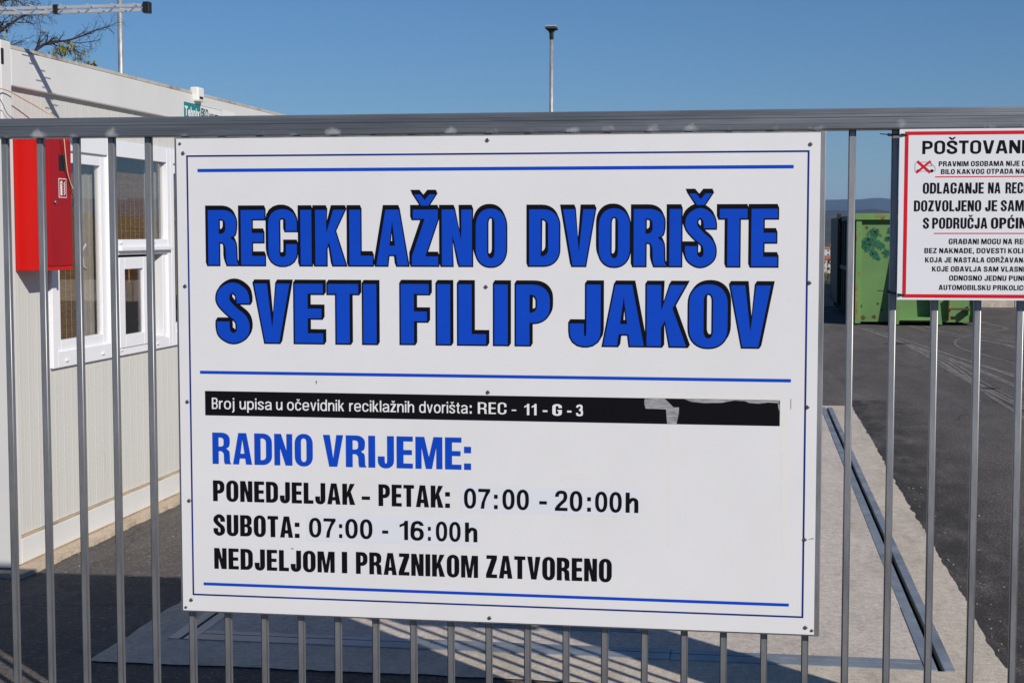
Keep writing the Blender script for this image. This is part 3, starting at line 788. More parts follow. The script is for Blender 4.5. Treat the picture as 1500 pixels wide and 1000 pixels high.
def small(ch, s, b):
    """digits and lower case; cap height 1, x height .74"""
    hs, hb, X = s / 2, b / 2, .74
    base = {'č': 'c', 'ž': 'z', 'š': 's'}.get(ch)
    if base:
        w_, ly = small(base, s, b); c = w_ / 2
        return w_, ly + [[[(c - .05, .82), (c + .05, .82), (c + .17, 1.0), (c + .06, 1.0), (c, .91), (c - .06, 1.0), (c - .17, 1.0)]]]
    def bowl(x0, x1, y0=-.015, y1=X + .015):
        w = x1 - x0; return [rrect(x0, y0, x1, y1, w / 2, min(.34, (y1 - y0) / 2)), rrect(x0 + s, y0 + b, x1 - s, y1 - b, (w - 2 * s) / 2, min(.26, (y1 - y0 - 2 * b) / 2))]
    def bar(x0, x1, y0, y1): return [[(x0, y0), (x1, y0), (x1, y1), (x0, y1)]]
    if ch == '0': w = .66; return w, [[rrect(0, -.015, w, 1.015, w / 2, .46), rrect(s, b * .85, w - s, 1 - b * .85, (w - 2 * s) / 2, .34)]]
    if ch == '1': return .50, [[[(.50 - s, 0), (.50, 0), (.50, 1), (.50 - s * .8, 1), (.27, .87), (.08, .79), (.08, .79 - b * .9), (.50 - s, .75)]]]
    if ch == '7': w = .65; return w, [[[(.13, 0), (.13 + s, 0), (.36, .32), (.47, .60), (w, .87), (w, 1), (0, 1), (0, 1 - b), (w - s * 1.25, 1 - b), (.30, .58), (.18, .30)]]]
    if ch == '2':
        w = .66; P = [(hs, .70), (hs + .03, .82), (.20, .91), (.34, 1.015 - hb), (.50, .89), (w - hs - .01, .72), (.50, .54), (.33, .38), (.17, .22), (.10, b * .6)]
        return w, [[stroke(catmull(P, 4), s, b)], bar(0, w, 0, b)]
    if ch == '3':
        w = .66; P = [(hs + .01, .74), (.14, .86), (.32, 1.01 - hb), (.50, .88), (w - hs - .04, .75), (.50, .60), (.30, .53)]
        Q = [(.30, .53), (.52, .47), (w - hs, .29), (.52, .11), (.32, hb - .01), (.13, .11), (hs, .27)]
        return w, [[stroke(catmull(P, 4), s, b)], [stroke(catmull(Q, 4), s, b)]]
    if ch == '6':
        w = .66; P = [(hs, .30), (hs, .50), (hs + .03, .74), (.20, .88), (.36, 1.01 - hb), (.50, .88), (w - hs, .76)]
        return w, [bowl(0, w, -.015, .655), [stroke(catmull(P, 4), s, b)]]
    if ch in 'oO': return .66, [bowl(0, .66)]
    if ch in 'hn':
        w = .60; P = [(w - hs, 0), (w - hs, .40), (w - hs - .02, .60), (.34, X + .01 - hb), (s + .03, .60), (s * .7, .45)]
        return w, [bar(0, s, 0, 1 if ch == 'h' else X), [stroke(catmull(P, 4), s, b)]]
    if ch == 'u':
        w = .60; P = [(hs, X), (hs, .34), (hs + .02, .14), (.26, hb - .01), (w - s - .03, .14), (w - s * .7, .29)]
        return w, [bar(w - s, w, 0, X), [stroke(catmull(P, 4), s, b)]]
    if ch == 'r': return .36, [bar(0, s, 0, X), [stroke(catmull([(hs, .40), (s * .9, .58), (.24, X - hb), (.36, X - hb - .01)], 4), s, b)]]
    if ch == 'i': return s, [bar(0, s, 0, X), bar(0, s, .86, 1)]
    if ch == 'l': return s, [bar(0, s, 0, 1)]
    if ch == 'j': return s + .06, [[stroke(catmull([(s * .1 - .02, -.22), (.06, -.23), (.06 + hs, -.12), (.06 + hs, .1), (.06 + hs, X)], 4), s, b)], bar(.06, .06 + s, .86, 1)]
    if ch == 'p': return .64, [bar(0, s, -.28, X), bowl(0, .64)]
    if ch == 'd': return .64, [bar(.64 - s, .64, 0, 1), bowl(0, .64)]
    if ch == 'v': w = .58; return w, [[[(w / 2 - hs, 0), (w / 2 + hs, 0), (w, X), (w - s, X), (w / 2, b * 1.7), (s, X), (0, X)]]]
    if ch == 'z': w = .52; return w, [[[(0, 0), (w, 0), (w, b), (s * 1.5, b), (w, X - b), (w, X), (.02, X), (.02, X - b), (w - s * 1.5, X - b), (0, b)]]]
    if ch == 'k': w = .56; return w, [[[(0, 0), (s, 0), (s, .24), (s + .08, .33), (w - s * 1.2, 0), (w, 0), (s + .17, .45), (w - .02, X), (w - s * 1.2, X), (s, .40), (s, 1), (0, 1)]]]
    if ch == 't': return .36, [[stroke(catmull([(.36, hb), (.25, hb), (.10 + hs, .12), (.10 + hs, .3), (.10 + hs, .92)], 4), s, b)], bar(0, .34, X - b, X)]
    if ch == 'c': w = .60; return w, [[stroke([(w - hs, .50)] + sup(w / 2, .47, w / 2 - hs, .28 - hb, 0.3, PI) + sup(w / 2, .27, w / 2 - hs, .28 - hb, PI, 2 * PI - .3) + [(w - hs, .24)], s, b)]]
    if ch == 'e': w = .64; return w, [[stroke([(w - hs, .34), (w - hs, .45)] + sup(w / 2, .47, w / 2 - hs, .28 - hb, 0, PI) + sup(w / 2, .27, w / 2 - hs, .28 - hb, PI, 2 * PI - .35), s, b)], bar(s * .8, w - .005, .37 - hb, .37 + hb)]
    if ch == 's':
        w = .56; P = [(w - hs, .52), (w - hs - .03, .64), (w / 2, X + .01 - hb), (hs + .02, .63), (hs + .02, .50), (w / 2, .38), (w - hs - .01, .25), (w - hs - .02, .11), (w / 2, hb - .01), (hs + .02, .10), (hs, .22)]
        return w, [[stroke(catmull(P, 4), s, b)]]
    if ch == 'a':
        w = .62; P = [(hs + .02, .53), (hs + .05, .64), (w / 2, X + .01 - hb), (w - hs - .03, .62), (w - hs, .45), (w - hs, .15), (w - hs + .03, 0)]
        Q = [(w - hs, .42), (.36, .385), (hs + .03, .31), (hs, .18), (hs + .06, .07), (.26, hb - .01), (w - s, .10), (w - hs, .25)]
        return w, [[stroke(catmull(P, 4), s, b)], [stroke(catmull(Q, 4), s, b)]]
    return None

def glyph(ch, s, b):
    """returns width, list of layers; a layer is [outer, hole, hole...]"""
    q_ = small(ch, s, b) if ch != "O" else None
    if q_: return q_
    if ch == ",": return s, [[[(0, 0), (.3 * s, -.16), (s * .75, -.16), (s, 0), (s, .18), (0, .18)]]]
    if ch == "Đ":
        w_, ly = glyph("D", s, b); return w_, ly + [[[(-.09, .5 - b * .42), (.30, .5 - b * .42), (.30, .5 + b * .42), (-.09, .5 + b * .42)]]]
    base = {'Ž': 'Z', 'Š': 'S', 'Č': 'C', 'Ć': 'C'}.get(ch)
    if base:
        w_, ly = glyph(base, s, b); c = w_ / 2
        if ch == 'Ć': m_ = [(c - .05, 1.06), (c + .05, 1.06), (c + .17, 1.25), (c - .0, 1.25)]
        else: m_ = [(c - .065, 1.07), (c + .065, 1.07), (c + .20, 1.27), (c + .085, 1.27), (c, 1.17), (c - .085, 1.27), (c - .20, 1.27)]
        return w_, ly + [[m_]]
    hs, hb = s / 2, b / 2
    if ch == 'I': return s, [[[(0, 0), (s, 0), (s, 1), (0, 1)]]]
    if ch == 'L': w = .44; return w, [[[(0, 0), (w, 0), (w, b * 1.05), (s, b * 1.05), (s, 1), (0, 1)]]]
    if ch == 'E':
        w = .46; return w, [[[(0, 0), (w, 0), (w, b), (s, b), (s, .5 - hb), (w - .025, .5 - hb), (w - .025, .5 + hb), (s, .5 + hb), (s, 1 - b), (w, 1 - b), (w, 1), (0, 1)]]]
    if ch == 'F':
        w = .45; return w, [[[(0, 0), (s, 0), (s, .46 - hb), (w - .03, .46 - hb), (w - .03, .46 + hb), (s, .46 + hb), (s, 1 - b), (w, 1 - b), (w, 1), (0, 1)]]]
    if ch == 'T': w = .49; c = w / 2; return w, [[[(c - hs, 0), (c + hs, 0), (c + hs, 1 - b), (w, 1 - b), (w, 1), (0, 1), (0, 1 - b), (c - hs, 1 - b)]]]
    if ch == 'H': w = .54; return w, [[[(0, 0), (s, 0), (s, .5 - hb), (w - s, .5 - hb), (w - s, 0), (w, 0), (w, 1), (w - s, 1), (w - s, .5 + hb), (s, .5 + hb), (s, 1), (0, 1)]]]
    if ch == 'O':
        w = .56; return w, [[rrect(0, -.015, w, 1.015, w / 2, .33), rrect(s, b * .82, w - s, 1 - b * .82, (w - 2 * s) / 2, .13)]]
    if ch == 'D':
        w = .55; rx, ry = .30, .30
        o = [(0, 0)] + sup(w - rx, ry, rx, ry, -PI / 2, 0) + sup(w - rx, 1 - ry, rx, ry, 0, PI / 2) + [(0, 1)]
        r2 = .13; h_ = [(s, b)] + sup(w - s - r2 + .01, b + .14, r2, .14, -PI / 2, 0) + sup(w - s - r2 + .01, 1 - b - .14, r2, .14, 0, PI / 2) + [(s, 1 - b)]
        return w, [[o, h_]]
    if ch == 'P':
        w = .53; rx, ry = .28, .27
        o = [(0, 0), (s, 0), (s, .37)] + sup(w - rx, .37 + ry, rx, ry, -PI / 2, 0) + sup(w - rx, 1 - ry, rx, ry, 0, PI / 2) + [(0, 1)]
        h_ = [(s, .37 + b)] + sup(w - s - .10, .37 + b + .12, .11, .12, -PI / 2, 0) + sup(w - s - .10, 1 - b - .12, .11, .12, 0, PI / 2) + [(s, 1 - b)]
        return w, [[o, h_]]
    if ch == 'R':
        w = .55; rx, ry = .27, .24
        o = [(0, 0), (s, 0), (s, .41), (w * .5, .41)] + catmull([(w * .53, .405), (w - s - .01, .35), (w - s + .005, .26), (w - s + .008, .10), (w - s + .035, 0)], 3)
        o += [(w + .035, 0), (w + .035, .02)] + catmull([(w + .012, .05), (w, .12), (w - .005, .30), (w - .025, .42), (w - .11, .495), (w - .03, .55), (w - .004, .66)], 3)
        o += sup(w - rx, 1 - ry, rx, ry, 0, PI / 2) + [(0, 1)]
        h_ = [(s, .41 + b * .95)] + sup(w - s - .10, .41 + b * .95 + .10, .10, .10, -PI / 2, 0) + sup(w - s - .10, 1 - b - .10, .10, .10, 0, PI / 2) + [(s, 1 - b)]
        return w + .02, [[o, h_]]
    if ch == 'B':
        w = .55
        o = [(0, 0)] + sup(w - .26, .26, .26, .26, -PI / 2, 0) + catmull([(w, .32), (w - .02, .43), (w - .11, .515), (w - .035, .58), (w - .015, .70)], 4) + sup(w - .015 - .24, .78, .24, .22, 0, PI / 2) + [(0, 1)]
        h1 = [(s, b)] + sup(w - s - .09, b + .10, .10, .10, -PI / 2, 0) + sup(w - s - .09, .46 - .08, .10, .06, 0, PI / 2) + [(s, .44)]
        h2 = [(s, .57)] + sup(w - s - .10, .57 + .08, .09, .08, -PI / 2, 0) + sup(w - s - .10, 1 - b - .08, .09, .08, 0, PI / 2) + [(s, 1 - b)]
        return w, [[o, h1, h2]]
    if ch == 'S':
        w = .54
        P = [(w - hs, .66), (w - hs, .74), (w - hs - .035, .85), (w / 2, 1 - hb + .015), (hs + .035, .86), (hs, .75), (hs + .03, .655), (w / 2 - .02, .53),
             (w - hs - .04, .40), (w - hs, .27), (w - hs - .03, .14), (w / 2, hb - .015), (hs + .035, .14), (hs, .25), (hs, .35)]
        return w, [[stroke(catmull(P, 5), s, b)]]
    if ch == 'C':
        w = .55
        P = [(w - hs, .62)] + sup(w / 2, .76, w / 2 - hs, .255 - hb, 0, PI) + sup(w / 2, .24, w / 2 - hs, .255 - hb, PI, 2 * PI) + [(w - hs, .38)]
        return w, [[stroke(P, s, b)]]
    if ch == 'G':
        w = .56
        P = [(w - hs, .67)] + sup(w / 2, .76, w / 2 - hs, .255 - hb, 0, PI) + sup(w / 2, .24, w / 2 - hs, .255 - hb, PI, 2 * PI) + [(w - hs, .50)]
        return w, [[stroke(P, s, b)], [[(w * .54, .51 - b * .8), (w, .51 - b * .8), (w, .51), (w * .54, .51)]]]
    if ch == 'U':
        w = .54; P = [(hs, 1)] + [(hs, .6)] + sup(w / 2, .25, w / 2 - hs, .265 - hb, PI, 2 * PI) + [(w - hs, .6), (w - hs, 1)]
        return w, [[stroke(P, s, b)]]
    if ch == 'J':
        w = .46; P = [(hs, .36)] + sup(w / 2, .23, w / 2 - hs, .245 - hb, PI, 2 * PI) + [(w - hs, .5), (w - hs, 1)]
        return w, [[stroke(P, s, b)]]
    if ch == 'A':
        w = .60; a = (w - .25) / 2; d = s * .97; ap = .80
        li = lambda y: d + (w / 2 - d) * y / ap
        return w, [[[(0, 0), (d, 0), (li(.19), .19), (w - li(.19), .19), (w - d, 0), (w, 0), (w - a, 1), (a, 1)],
                    [(li(.19 + b), .19 + b), (w - li(.19 + b), .19 + b), (w / 2, ap)]]]
    if ch == 'V':
        w = .58; a = (w - .23) / 2; d = s
        return w, [[[(a, 0), (w - a, 0), (w, 1), (w - d, 1), (w / 2, .25), (d, 1), (0, 1)]]]
    if ch == 'N':
        w = .56; return w, [[[(0, 0), (s * .93, 0), (s * .93, .55), (w - s * 1.08, 0), (w, 0), (w, 1), (w - s * .93, 1), (w - s * .93, .46), (s * 1.08, 1), (0, 1)]]]
    if ch == 'M':
        w = .76; k = s * .88; return w, [[[(0, 0), (k, 0), (k, .68), (w / 2 - .085, 0), (w / 2 + .085, 0), (w - k, .68), (w - k, 0), (w, 0), (w, 1), (w - s * 1.28, 1), (w / 2, .36), (s * 1.28, 1), (0, 1)]]]
    if ch == 'K':
        w = .58; return w, [[[(0, 0), (s, 0), (s, .30), (s + .055, .42), (w - s * 1.12, 0), (w, 0), (s + .165, .62), (w - .015, 1), (w - s * 1.1, 1), (s, .58), (s, 1), (0, 1)]]]
    if ch == 'Z':
        w = .49; return w, [[[(0, 0), (w, 0), (w, b), (s * 1.18, b), (w - .005, 1 - b * 1.02), (w - .005, 1), (.02, 1), (.02, 1 - b), (w - s * 1.18, 1 - b), (0, b * 1.02)]]]
    if ch == ':': return s, [[[(0, 0), (s, 0), (s, .2), (0, .2)]], [[(0, .52), (s, .52), (s, .72), (0, .72)]]]
    if ch == '-': return .28, [[[(0, .30), (.28, .30), (.28, .30 + b), (0, .30 + b)]]]
    return .3, []

def area(c): return .5 * sum(c[i][0] * c[(i + 1) % len(c)][1] - c[(i + 1) % len(c)][0] * c[i][1] for i in range(len(c)))
def offset(c, d, hole):
    """grow a contour outwards by d (a hole shrinks)"""
    c = [p for i, p in enumerate(c) if math.hypot(p[0] - c[i - 1][0], p[1] - c[i - 1][1]) > 1e-5]
    sg = 1 if area(c) > 0 else -1
    if hole: sg = -sg
    o = []
    for i, p in enumerate(c):
        a, b = c[i - 1], c[(i + 1) % len(c)]
        d1 = Vector((p[0] - a[0], p[1] - a[1])).normalized(); d2 = Vector((b[0] - p[0], b[1] - p[1])).normalized()
        n1 = Vector((d1.y, -d1.x)) * sg; n2 = Vector((d2.y, -d2.x)) * sg
        m_ = n1 + n2
        if m_.length < .2: m_ = n1
        m_.normalize(); k = min(2.0, 1 / max(.3, m_.dot(n1)))
        o.append((p[0] + m_.x * d * k, p[1] + m_.y * d * k))
    return o

def word_layers(txt, s, b, gap):
    x = 0; out = []
    for ch in txt:
        if ch == ' ': x += .30; continue
        w_, ly = glyph(ch, s, b)
        for L in ly:
            N_ = []
            for c in L:
                n_c = Stroke([(p[0] + x, p[1]) for p in c])
                if getattr(c, 'src', None): n_c.src = ([(p[0] + x, p[1]) for p in c.src[0]], c.src[1], c.src[2])
                N_.append(n_c)
            out.append(N_)
        x += w_ + gap
    return out, x - gap

def word_mesh(bm, txt, x0, x1, z0, cap, y, s=.21, b=.165, gap=.05, grow=0, shift=(0, 0), steps=1):
    """flat letters fitted into [x0, x1] on the plane y, facing -y"""
    ly, wd = word_layers(txt, s, b, gap); kx = (x1 - x0) / wd
    for st in range(steps):
        f = (st + 1) / steps if steps > 1 else 1
        for gi, L in enumerate(ly):
            q_ = kx / cap
            if grow and L[0].src:      # drawn strokes are redrawn wider and a little longer at both ends
                P_, s_, b_w = L[0].src; P_ = [(p[0] * q_, p[1]) for p in P_]
                def ext(a, c): d = Vector((a[0] - c[0], a[1] - c[1])).normalized() * grow; return (a[0] + d.x, a[1] + d.y)
                P_ = [ext(P_[0], P_[1])] + P_ + [ext(P_[-1], P_[-2])]
                cs = [stroke(P_, s_ * q_ + 2 * grow, b_w + 2 * grow)]
            else:
                cs = [[(p[0] * q_, p[1]) for p in c] for c in L]
                if grow: cs = [offset(c, grow, i > 0) for i, c in enumerate(cs)]
            yy = y + st * .00006 - (gi % 2) * .00002
            V = [Vector((p[0], p[1], 0)) for c in cs for p in c]
            vs = [bm.verts.new((x0 + (v.x + shift[0] * f) * cap, yy, z0 + (v.y + shift[1] * f) * cap)) for v in V]
            if grow and L[0].src:
                h_ = len(vs) // 2; tris = [(i, i + 1, 2 * h_ - 2 - i, 2 * h_ - 1 - i) for i in range(h_ - 1)]
            else: tris = tessellate_polygon([[Vector((p[0], p[1], 0)) for p in c] for c in cs])
            for t in tris:
                try: bm.faces.new([vs[i] for i in t])
                except ValueError: pass
def word(name, txts, y, m, parent, **k):
    """every word a part of its own"""
    for q in txts:
        kk = dict(k); bm = bmesh.new()
        if len(q) > 5: kk['gap'] = q[5]
        word_mesh(bm, *q[:5], y, **kk)
        for f in bm.faces:
            f.normal_update()
            if f.normal.y > 0: f.normal_flip()
        obj(name, bm, M[m] if isinstance(m, str) else m, parent)

DG = None
def font_mesh(txt, bold=0.):
    cu = bpy.data.curves.new('lettering', 'FONT'); cu.body = txt; cu.size = 1; cu.offset = bold; cu.resolution_u = 4
    cu.space_character = 1 + bold * 2.2
    ob = bpy.data.objects.new('lettering', cu); col.objects.link(ob)
    dg = bpy.context.evaluated_depsgraph_get(); dg.update()
    me = bpy.data.meshes.new_from_object(ob.evaluated_get(dg)); bpy.data.objects.remove(ob); bpy.data.curves.remove(cu)
    return me
CAPH = None
def ftext(name, lines, y, m, parent, bold=0., axis='y'):
    """lines of (text, a0, a1, z0, capheight) set in the built-in font; axis 'y': plane facing -y; 'x': plane facing +x"""
    global CAPH
    if CAPH is None:
        me = font_mesh('H', 0); CAPH = max(v.co.y for v in me.vertices)
    bm = bmesh.new()
    for txt, a0, a1, z0, cap in lines:
        me = font_mesh(txt, bold)
        xs = [v.co.x for v in me.vertices]; lo, hi = min(xs), max(xs)
        kz = cap / (CAPH + 2 * bold); kx = (a1 - a0) / (hi - lo) if a1 else kz
        idx = [bm.verts.new(((a0 + (v.co.x - lo) * kx), y, z0 + (v.co.y + bold) * kz) if axis == 'y' else (y, a0 + (v.co.x - lo) * kx, z0 + (v.co.y + bold) * kz)) for v in me.vertices]
        for p in me.polygons:
            try: bm.faces.new([idx[i] for i in p.vertices])
            except ValueError: pass
        bpy.data.meshes.remove(me)
    return obj(name, bm, M[m], parent)

def flat(name, polys, y, m, parent):
    """thin flat shapes of (x, z) outlines on plane y"""
    bm = bmesh.new()
    for i, P in enumerate(polys): sheet(bm, [(x, y - i * .00003, z) for x, z in P])
    return obj(name, bm, M[m] if isinstance(m, str) else m, parent)
def rect(x0, x1, z0, z1): return [(x0, z0), (x1, z0), (x1, z1), (x0, z1)]

# ------------------------------------------------------------------ gate
g = empty('steel_gate', (-1.8, 4.61, 0), 'galvanised steel gate of upright square bars under a grooved top rail', 'gate')
GX0, GX1 = -4.9, 1.04
bm = bmesh.new(); y0, y1, z0, z1 = 4.578, 4.638, 2.0, 2.061
zz = [(z0, 0), (z0 + .0035, -.0035)]
prof = [(y1, z0), (y1, z1)]
front = [(z1, .004), (z1 - .004, 0), (z1 - .015, 0), (z1 - .0165, .0012), (z1 - .018, 0), (z1 - .0245, 0), (z1 - .0265, .0035), (z1 - .0315, .0035), (z1 - .0335, 0),
         (z1 - .043, 0), (z1 - .0445, .0012), (z1 - .046, 0), (z0 + .004, 0), (z0, .004)]
prof += [(y0 + d * .55, z) for z, d in front]
extrude_x(bm, prof, GX0, GX1)
for v in bm.verts: v.co.z -= 2.03; v.co.y -= 4.61
rail = bpy.data.objects.new('top_rail', bpy.data.meshes.new('top_rail')); bm.to_mesh(rail.data); bm.free()
rail.data.materials.append(M['rail']); col.objects.link(rail); rail.parent = g; rail.location = (1.8, 0, 2.03)
bx('bottom_rail', GX0, GX1, 4.585, 4.635, .08, .14, M['galv'], g, .004)
bx('end_stile', GX1 + .002, GX1 + .06, 4.578, 4.638, .08, 2.061, M['galv'], g, .004)
bm = bmesh.new(); box(bm, -.0105, .0105, -.0105, .0105, .142, 1.9995)
es = [e for e in bm.edges if abs(e.verts[0].co.z - e.verts[1].co.z) > 1]
bmesh.ops.bevel(bm, geom=es, offset=.0035, segments=4, affect='EDGES', profile=.5)
bmesh.ops.recalc_face_normals(bm, faces=bm.faces)
bar_me = bpy.data.meshes.new('bar'); bm.to_mesh(bar_me); bm.free(); bar_me.materials.append(M['galv'])
for p in bar_me.polygons: p.use_smooth = abs(p.normal.z) < .5 and min(abs(p.normal.x), abs(p.normal.y)) > .02
k = -21
while True:
    x = BAR0 + k * PITCH
    if x > GX1 - .05: break
    if x > GX0 + .05:
        o = bpy.data.objects.new('bar', bar_me); col.objects.link(o); o.parent = g
        o.location = (x + 1.8 + random.uniform(-.0015, .0015), 4.6125 - 4.61, 0); o.rotation_euler = (0, random.uniform(-.0006, .0006), random.uniform(-.03, .03))
    k += 1
# unseen cabinet added past the gate end to cast the wide slab shadow
t = empty('shadow_caster', (1.26, 4.7, 0), 'unseen grey steel cabinet added past the gate end to cast the wide shadow on the slab', 'cabinet')
bx('caster_body', 1.104, 1.42, 4.56, 4.79, .06, 2.0, M['galv'], t, .01)
bx('caster_lid', 1.101, 1.43, 4.55, 4.80, 2.002, 2.04, M['galv'], t, .008)
bx('caster_foot', 1.13, 1.40, 4.58, 4.77, 0, .058, M['concrete'], t)
bx('caster_door', 1.14, 1.38, 4.552, 4.559, .15, 1.9, M['galv'], t, .003)

# ------------------------------------------------------------------ the big board
YB = 4.57
b_ = empty('information_board', (-.78, 4.58, 1.25), 'large white recycling yard board with blue lettering fixed to the gate bars', 'sign')
bx('back_frame', -1.769, .213, YB + .0035, 4.5995, .508, 1.9965, M['galv'], b_, .002)
bx('board_panel', -1.762, .197, YB, YB + .003, .513, 1.992, M['white_board'], b_, .0008)
y = YB - .0006
def border(x0, x1, z0, z1, w_): return [rect(x0, x1, z1 - w_, z1), rect(x0, x1, z0, z0 + w_), rect(x0, x0 + w_, z0 + w_, z1 - w_), rect(x1 - w_, x1, z0 + w_, z1 - w_)]
flat('border_line', border(-1.729, .166, .563, 1.941, .0052), y, 'navy_ink', b_)
flat('blue_rule', [rect(-1.693, .121, 1.889, 1.899)], y, 'blue_ink', b_)
flat('blue_rule', [rect(-1.694, .121, 1.264, 1.2735)], y, 'blue_ink', b_)
flat('blue_rule', [rect(-1.692, .123, .596, .605)], y, 'blue_ink', b_)
H1 = [('RECIKLAŽNO', -1.662, -.727, 1.603, .169, .07), ('DVORIŠTE', -.657, .077, 1.604, .168, .07)]
H2 = [('SVETI', -1.637, -1.128, 1.364, .182, .08), ('FILIP', -1.052, -.594, 1.365, .182, .13), ('JAKOV', -.534, .060, 1.366, .182, .04)]
KW = dict(s=.212, b=.165, gap=.035)
for H, sh in ((H1, (-.026, .060)), (H2, (.030, .046))):
    word('letter_shadow', H, y + .0001, 'black_ink', b_, grow=.024, shift=sh, steps=4, **KW)
    word('letter_outline', H, y - .0002, 'black_ink', b_, grow=.024, **KW)
    word('heading_letters', H, y - .0006, 'blue_ink', b_, **KW)
flat('black_band', [rect(-1.679, .090, 1.134, 1.2105)], y, 'black_ink', b_)
M['white_ink'] = mat('white_ink', (.78, .78, .78), .5)
word('band_text', [('Broj', -1.657, -1.584, 1.1545, .0350), ('upisa', -1.567, -1.464, 1.1545, .0350), ('u', -1.449, -1.429, 1.1545, .0350), ('očevidnik', -1.414, -1.232, 1.1545, .0350), ('reciklažnih', -1.216, -1.012, 1.1545, .0350), ('dvorišta', -0.996, -0.846, 1.1545, .0350), (':', -0.839, -0.833, 1.1545, .0350), ('REC', -0.814, -0.726, 1.1545, .0350), ('-', -0.71, -0.696, 1.1545, .0350)], y - .0004, 'white_ink', b_, s=.140, b=.112, gap=.12)
word('band_number', [('11', -0.674, -0.634, 1.1530, .0345), ('-', -0.615, -0.601, 1.1530, .0345), ('G', -0.586, -0.557, 1.1530, .0345), ('-', -0.541, -0.528, 1.1530, .0345), ('3', -0.514, -0.493, 1.1530, .0345)], y - .0004, 'white_ink', b_, s=.20, b=.16, gap=.12)
word('hours_heading', [('RADNO', -1.657, -1.333, .982, .0985), ('VRIJEME:', -1.300, -.835, .982, .0985)], y - .0002, 'blue_ink', b_, s=.195, b=.155, gap=.075)
word('hours_text', [('PONEDJELJAK', -1.657, -1.199, .8645, .0655), ('-', -1.178, -1.152, .862, .065), ('PETAK:', -1.125, -.901, .8635, .0675), ('SUBOTA:', -1.657, -1.378, .7560, .0665),
     ('NEDJELJOM', -1.656, -1.266, .6500, .066), ('I', -1.243, -1.226, .6500, .067), ('PRAZNIKOM', -1.198, -.814, .6495, .0685), ('ZATVORENO', -.789, -.404, .6510, .0700)], y - .0002, 'black_ink', b_, s=.215, b=.16, gap=.085)
flat('hours_sticker', [rect(-.867, -.325, .852, .934)], YB - .0002, 'sticker', b_)
flat('hours_sticker', [rect(-1.355, -.811, .748, .832)], YB - .0002, 'sticker', b_)
word('sticker_hours', [('07', -0.857, -0.776, .8640, .0610), (':', -0.764, -0.753, .8640, .0610), ('00', -0.738, -0.657, .8640, .0610), ('-', -0.625, -0.602, .8640, .0610), ('20', -0.577, -0.494, .8640, .0610), (':', -0.479, -0.468, .8640, .0610), ('00', -0.455, -0.375, .8640, .0610), ('h', -0.363, -0.325, .8640, .0610)], y - .0004, 'black_ink', b_, s=.19, b=.16, gap=.125)
word('sticker_hours', [('07', -1.347, -1.262, .7600, .0600), (':', -1.251, -1.241, .7600, .0600), ('00', -1.231, -1.145, .7600, .0600), ('-', -1.114, -1.095, .7600, .0600), ('16', -1.064, -0.983, .7600, .0600), (':', -0.97, -0.961, .7600, .0600), ('00', -0.945, -0.868, .7600, .0600), ('h', -0.854, -0.816, .7600, .0600)], y - .0004, 'black_ink', b_, s=.19, b=.16, gap=.125)
# traces of old tape
flat('torn_tape', [[(-.308, 1.2095), (-.248, 1.2095), (-.222, 1.184), (-.206, 1.1845), (-.2065, 1.1665), (-.213, 1.1342), (-.241, 1.1342), (-.2445, 1.178), (-.305, 1.179), (-.3095, 1.195)],
     [(-.19, 1.2095), (.089, 1.2095), (.086, 1.202), (.055, 1.2035), (.03, 1.1995), (0, 1.2010), (-.012, 1.2065), (-.045, 1.2075), (-.08, 1.2), (-.13, 1.1985), (-.17, 1.2015)],
     [(.0835, 1.2), (.089, 1.2), (.089, 1.18), (.0865, 1.182)]], y - .0003, 'torn_tape', b_)
M['glue'].node_tree.nodes['Principled BSDF'].inputs['Roughness'].default_value = .6
flat('tape_residue', [[(-.30, 1.2115), (.073, 1.2115), (.073, 1.2255), (-.01, 1.2262), (-.012, 1.2235), (-.29, 1.2245)], [(.0915, 1.18), (.113, 1.18), (.115, .98), (.116, .74), (.103, .72), (.099, .9), (.0935, 1.05)],
     [(-.243, 1.133), (-.232, 1.12), (-.230, .95), (-.229, .76), (-.237, .76), (-.24, .95), (-.2425, 1.12)], [(-.53, .975), (-.44, .975), (-.442, .9715), (-.53, .972)], [(-.56, .966), (-.425, .963), (-.425, .958), (-.56, .961)]], YB - .0001, 'glue', b_)
flat('scuff_mark', [[(.121, 1.215), (.1222, 1.215), (.1222, 1.185), (.121, 1.185)], [(-1.322, 1.2465), (-1.318, 1.2465), (-1.3195, 1.237), (-1.3205, 1.237)], [(.173, .797), (.19, .804), (.195, .799), (.19, .8015)],
     [(-1.405, .7235), (-1.398, .7215), (-1.398, .7195), (-1.406, .7215)], [(-.935, 1.62), (-.934, 1.62), (-.934, 1.618), (-.935, 1.618)]], y - .0001, 'oil', b_)
for (x, z) in ((-1.738, 1.948), (-.783, 1.979), (.169, 1.959), (-1.738, 1.537), (-.788, 1.540), (.171, 1.557), (-1.736, 1.176), (-.782, 1.221), (.170, 1.192), (-1.735, .864), (.167, .799), (-1.733, .548), (-.778, .527), (.173, .535), (.192, .527), (-1.751, .524), (-1.748, 1.977)):
    bm = bmesh.new(); r = .0058 if (x, z) not in ((.192, .527), (-1.751, .524), (-1.748, 1.977)) else .0042
    tube(bm, [(x, YB - .0004, z), (x, YB - .003, z), (x, YB - .0042, z)], [r, r, r * .6], 12)
    bmesh.ops.recalc_face_normals(bm, faces=bm.faces)
    s_ = obj('screw', bm, M['screw'], b_)
    bm = bmesh.new(); box(bm, x - r * .5, x + r * .5, YB - .0045, YB - .0041, z - .0008, z + .0008); obj('screw_slot', bm, M['dark'], s_)

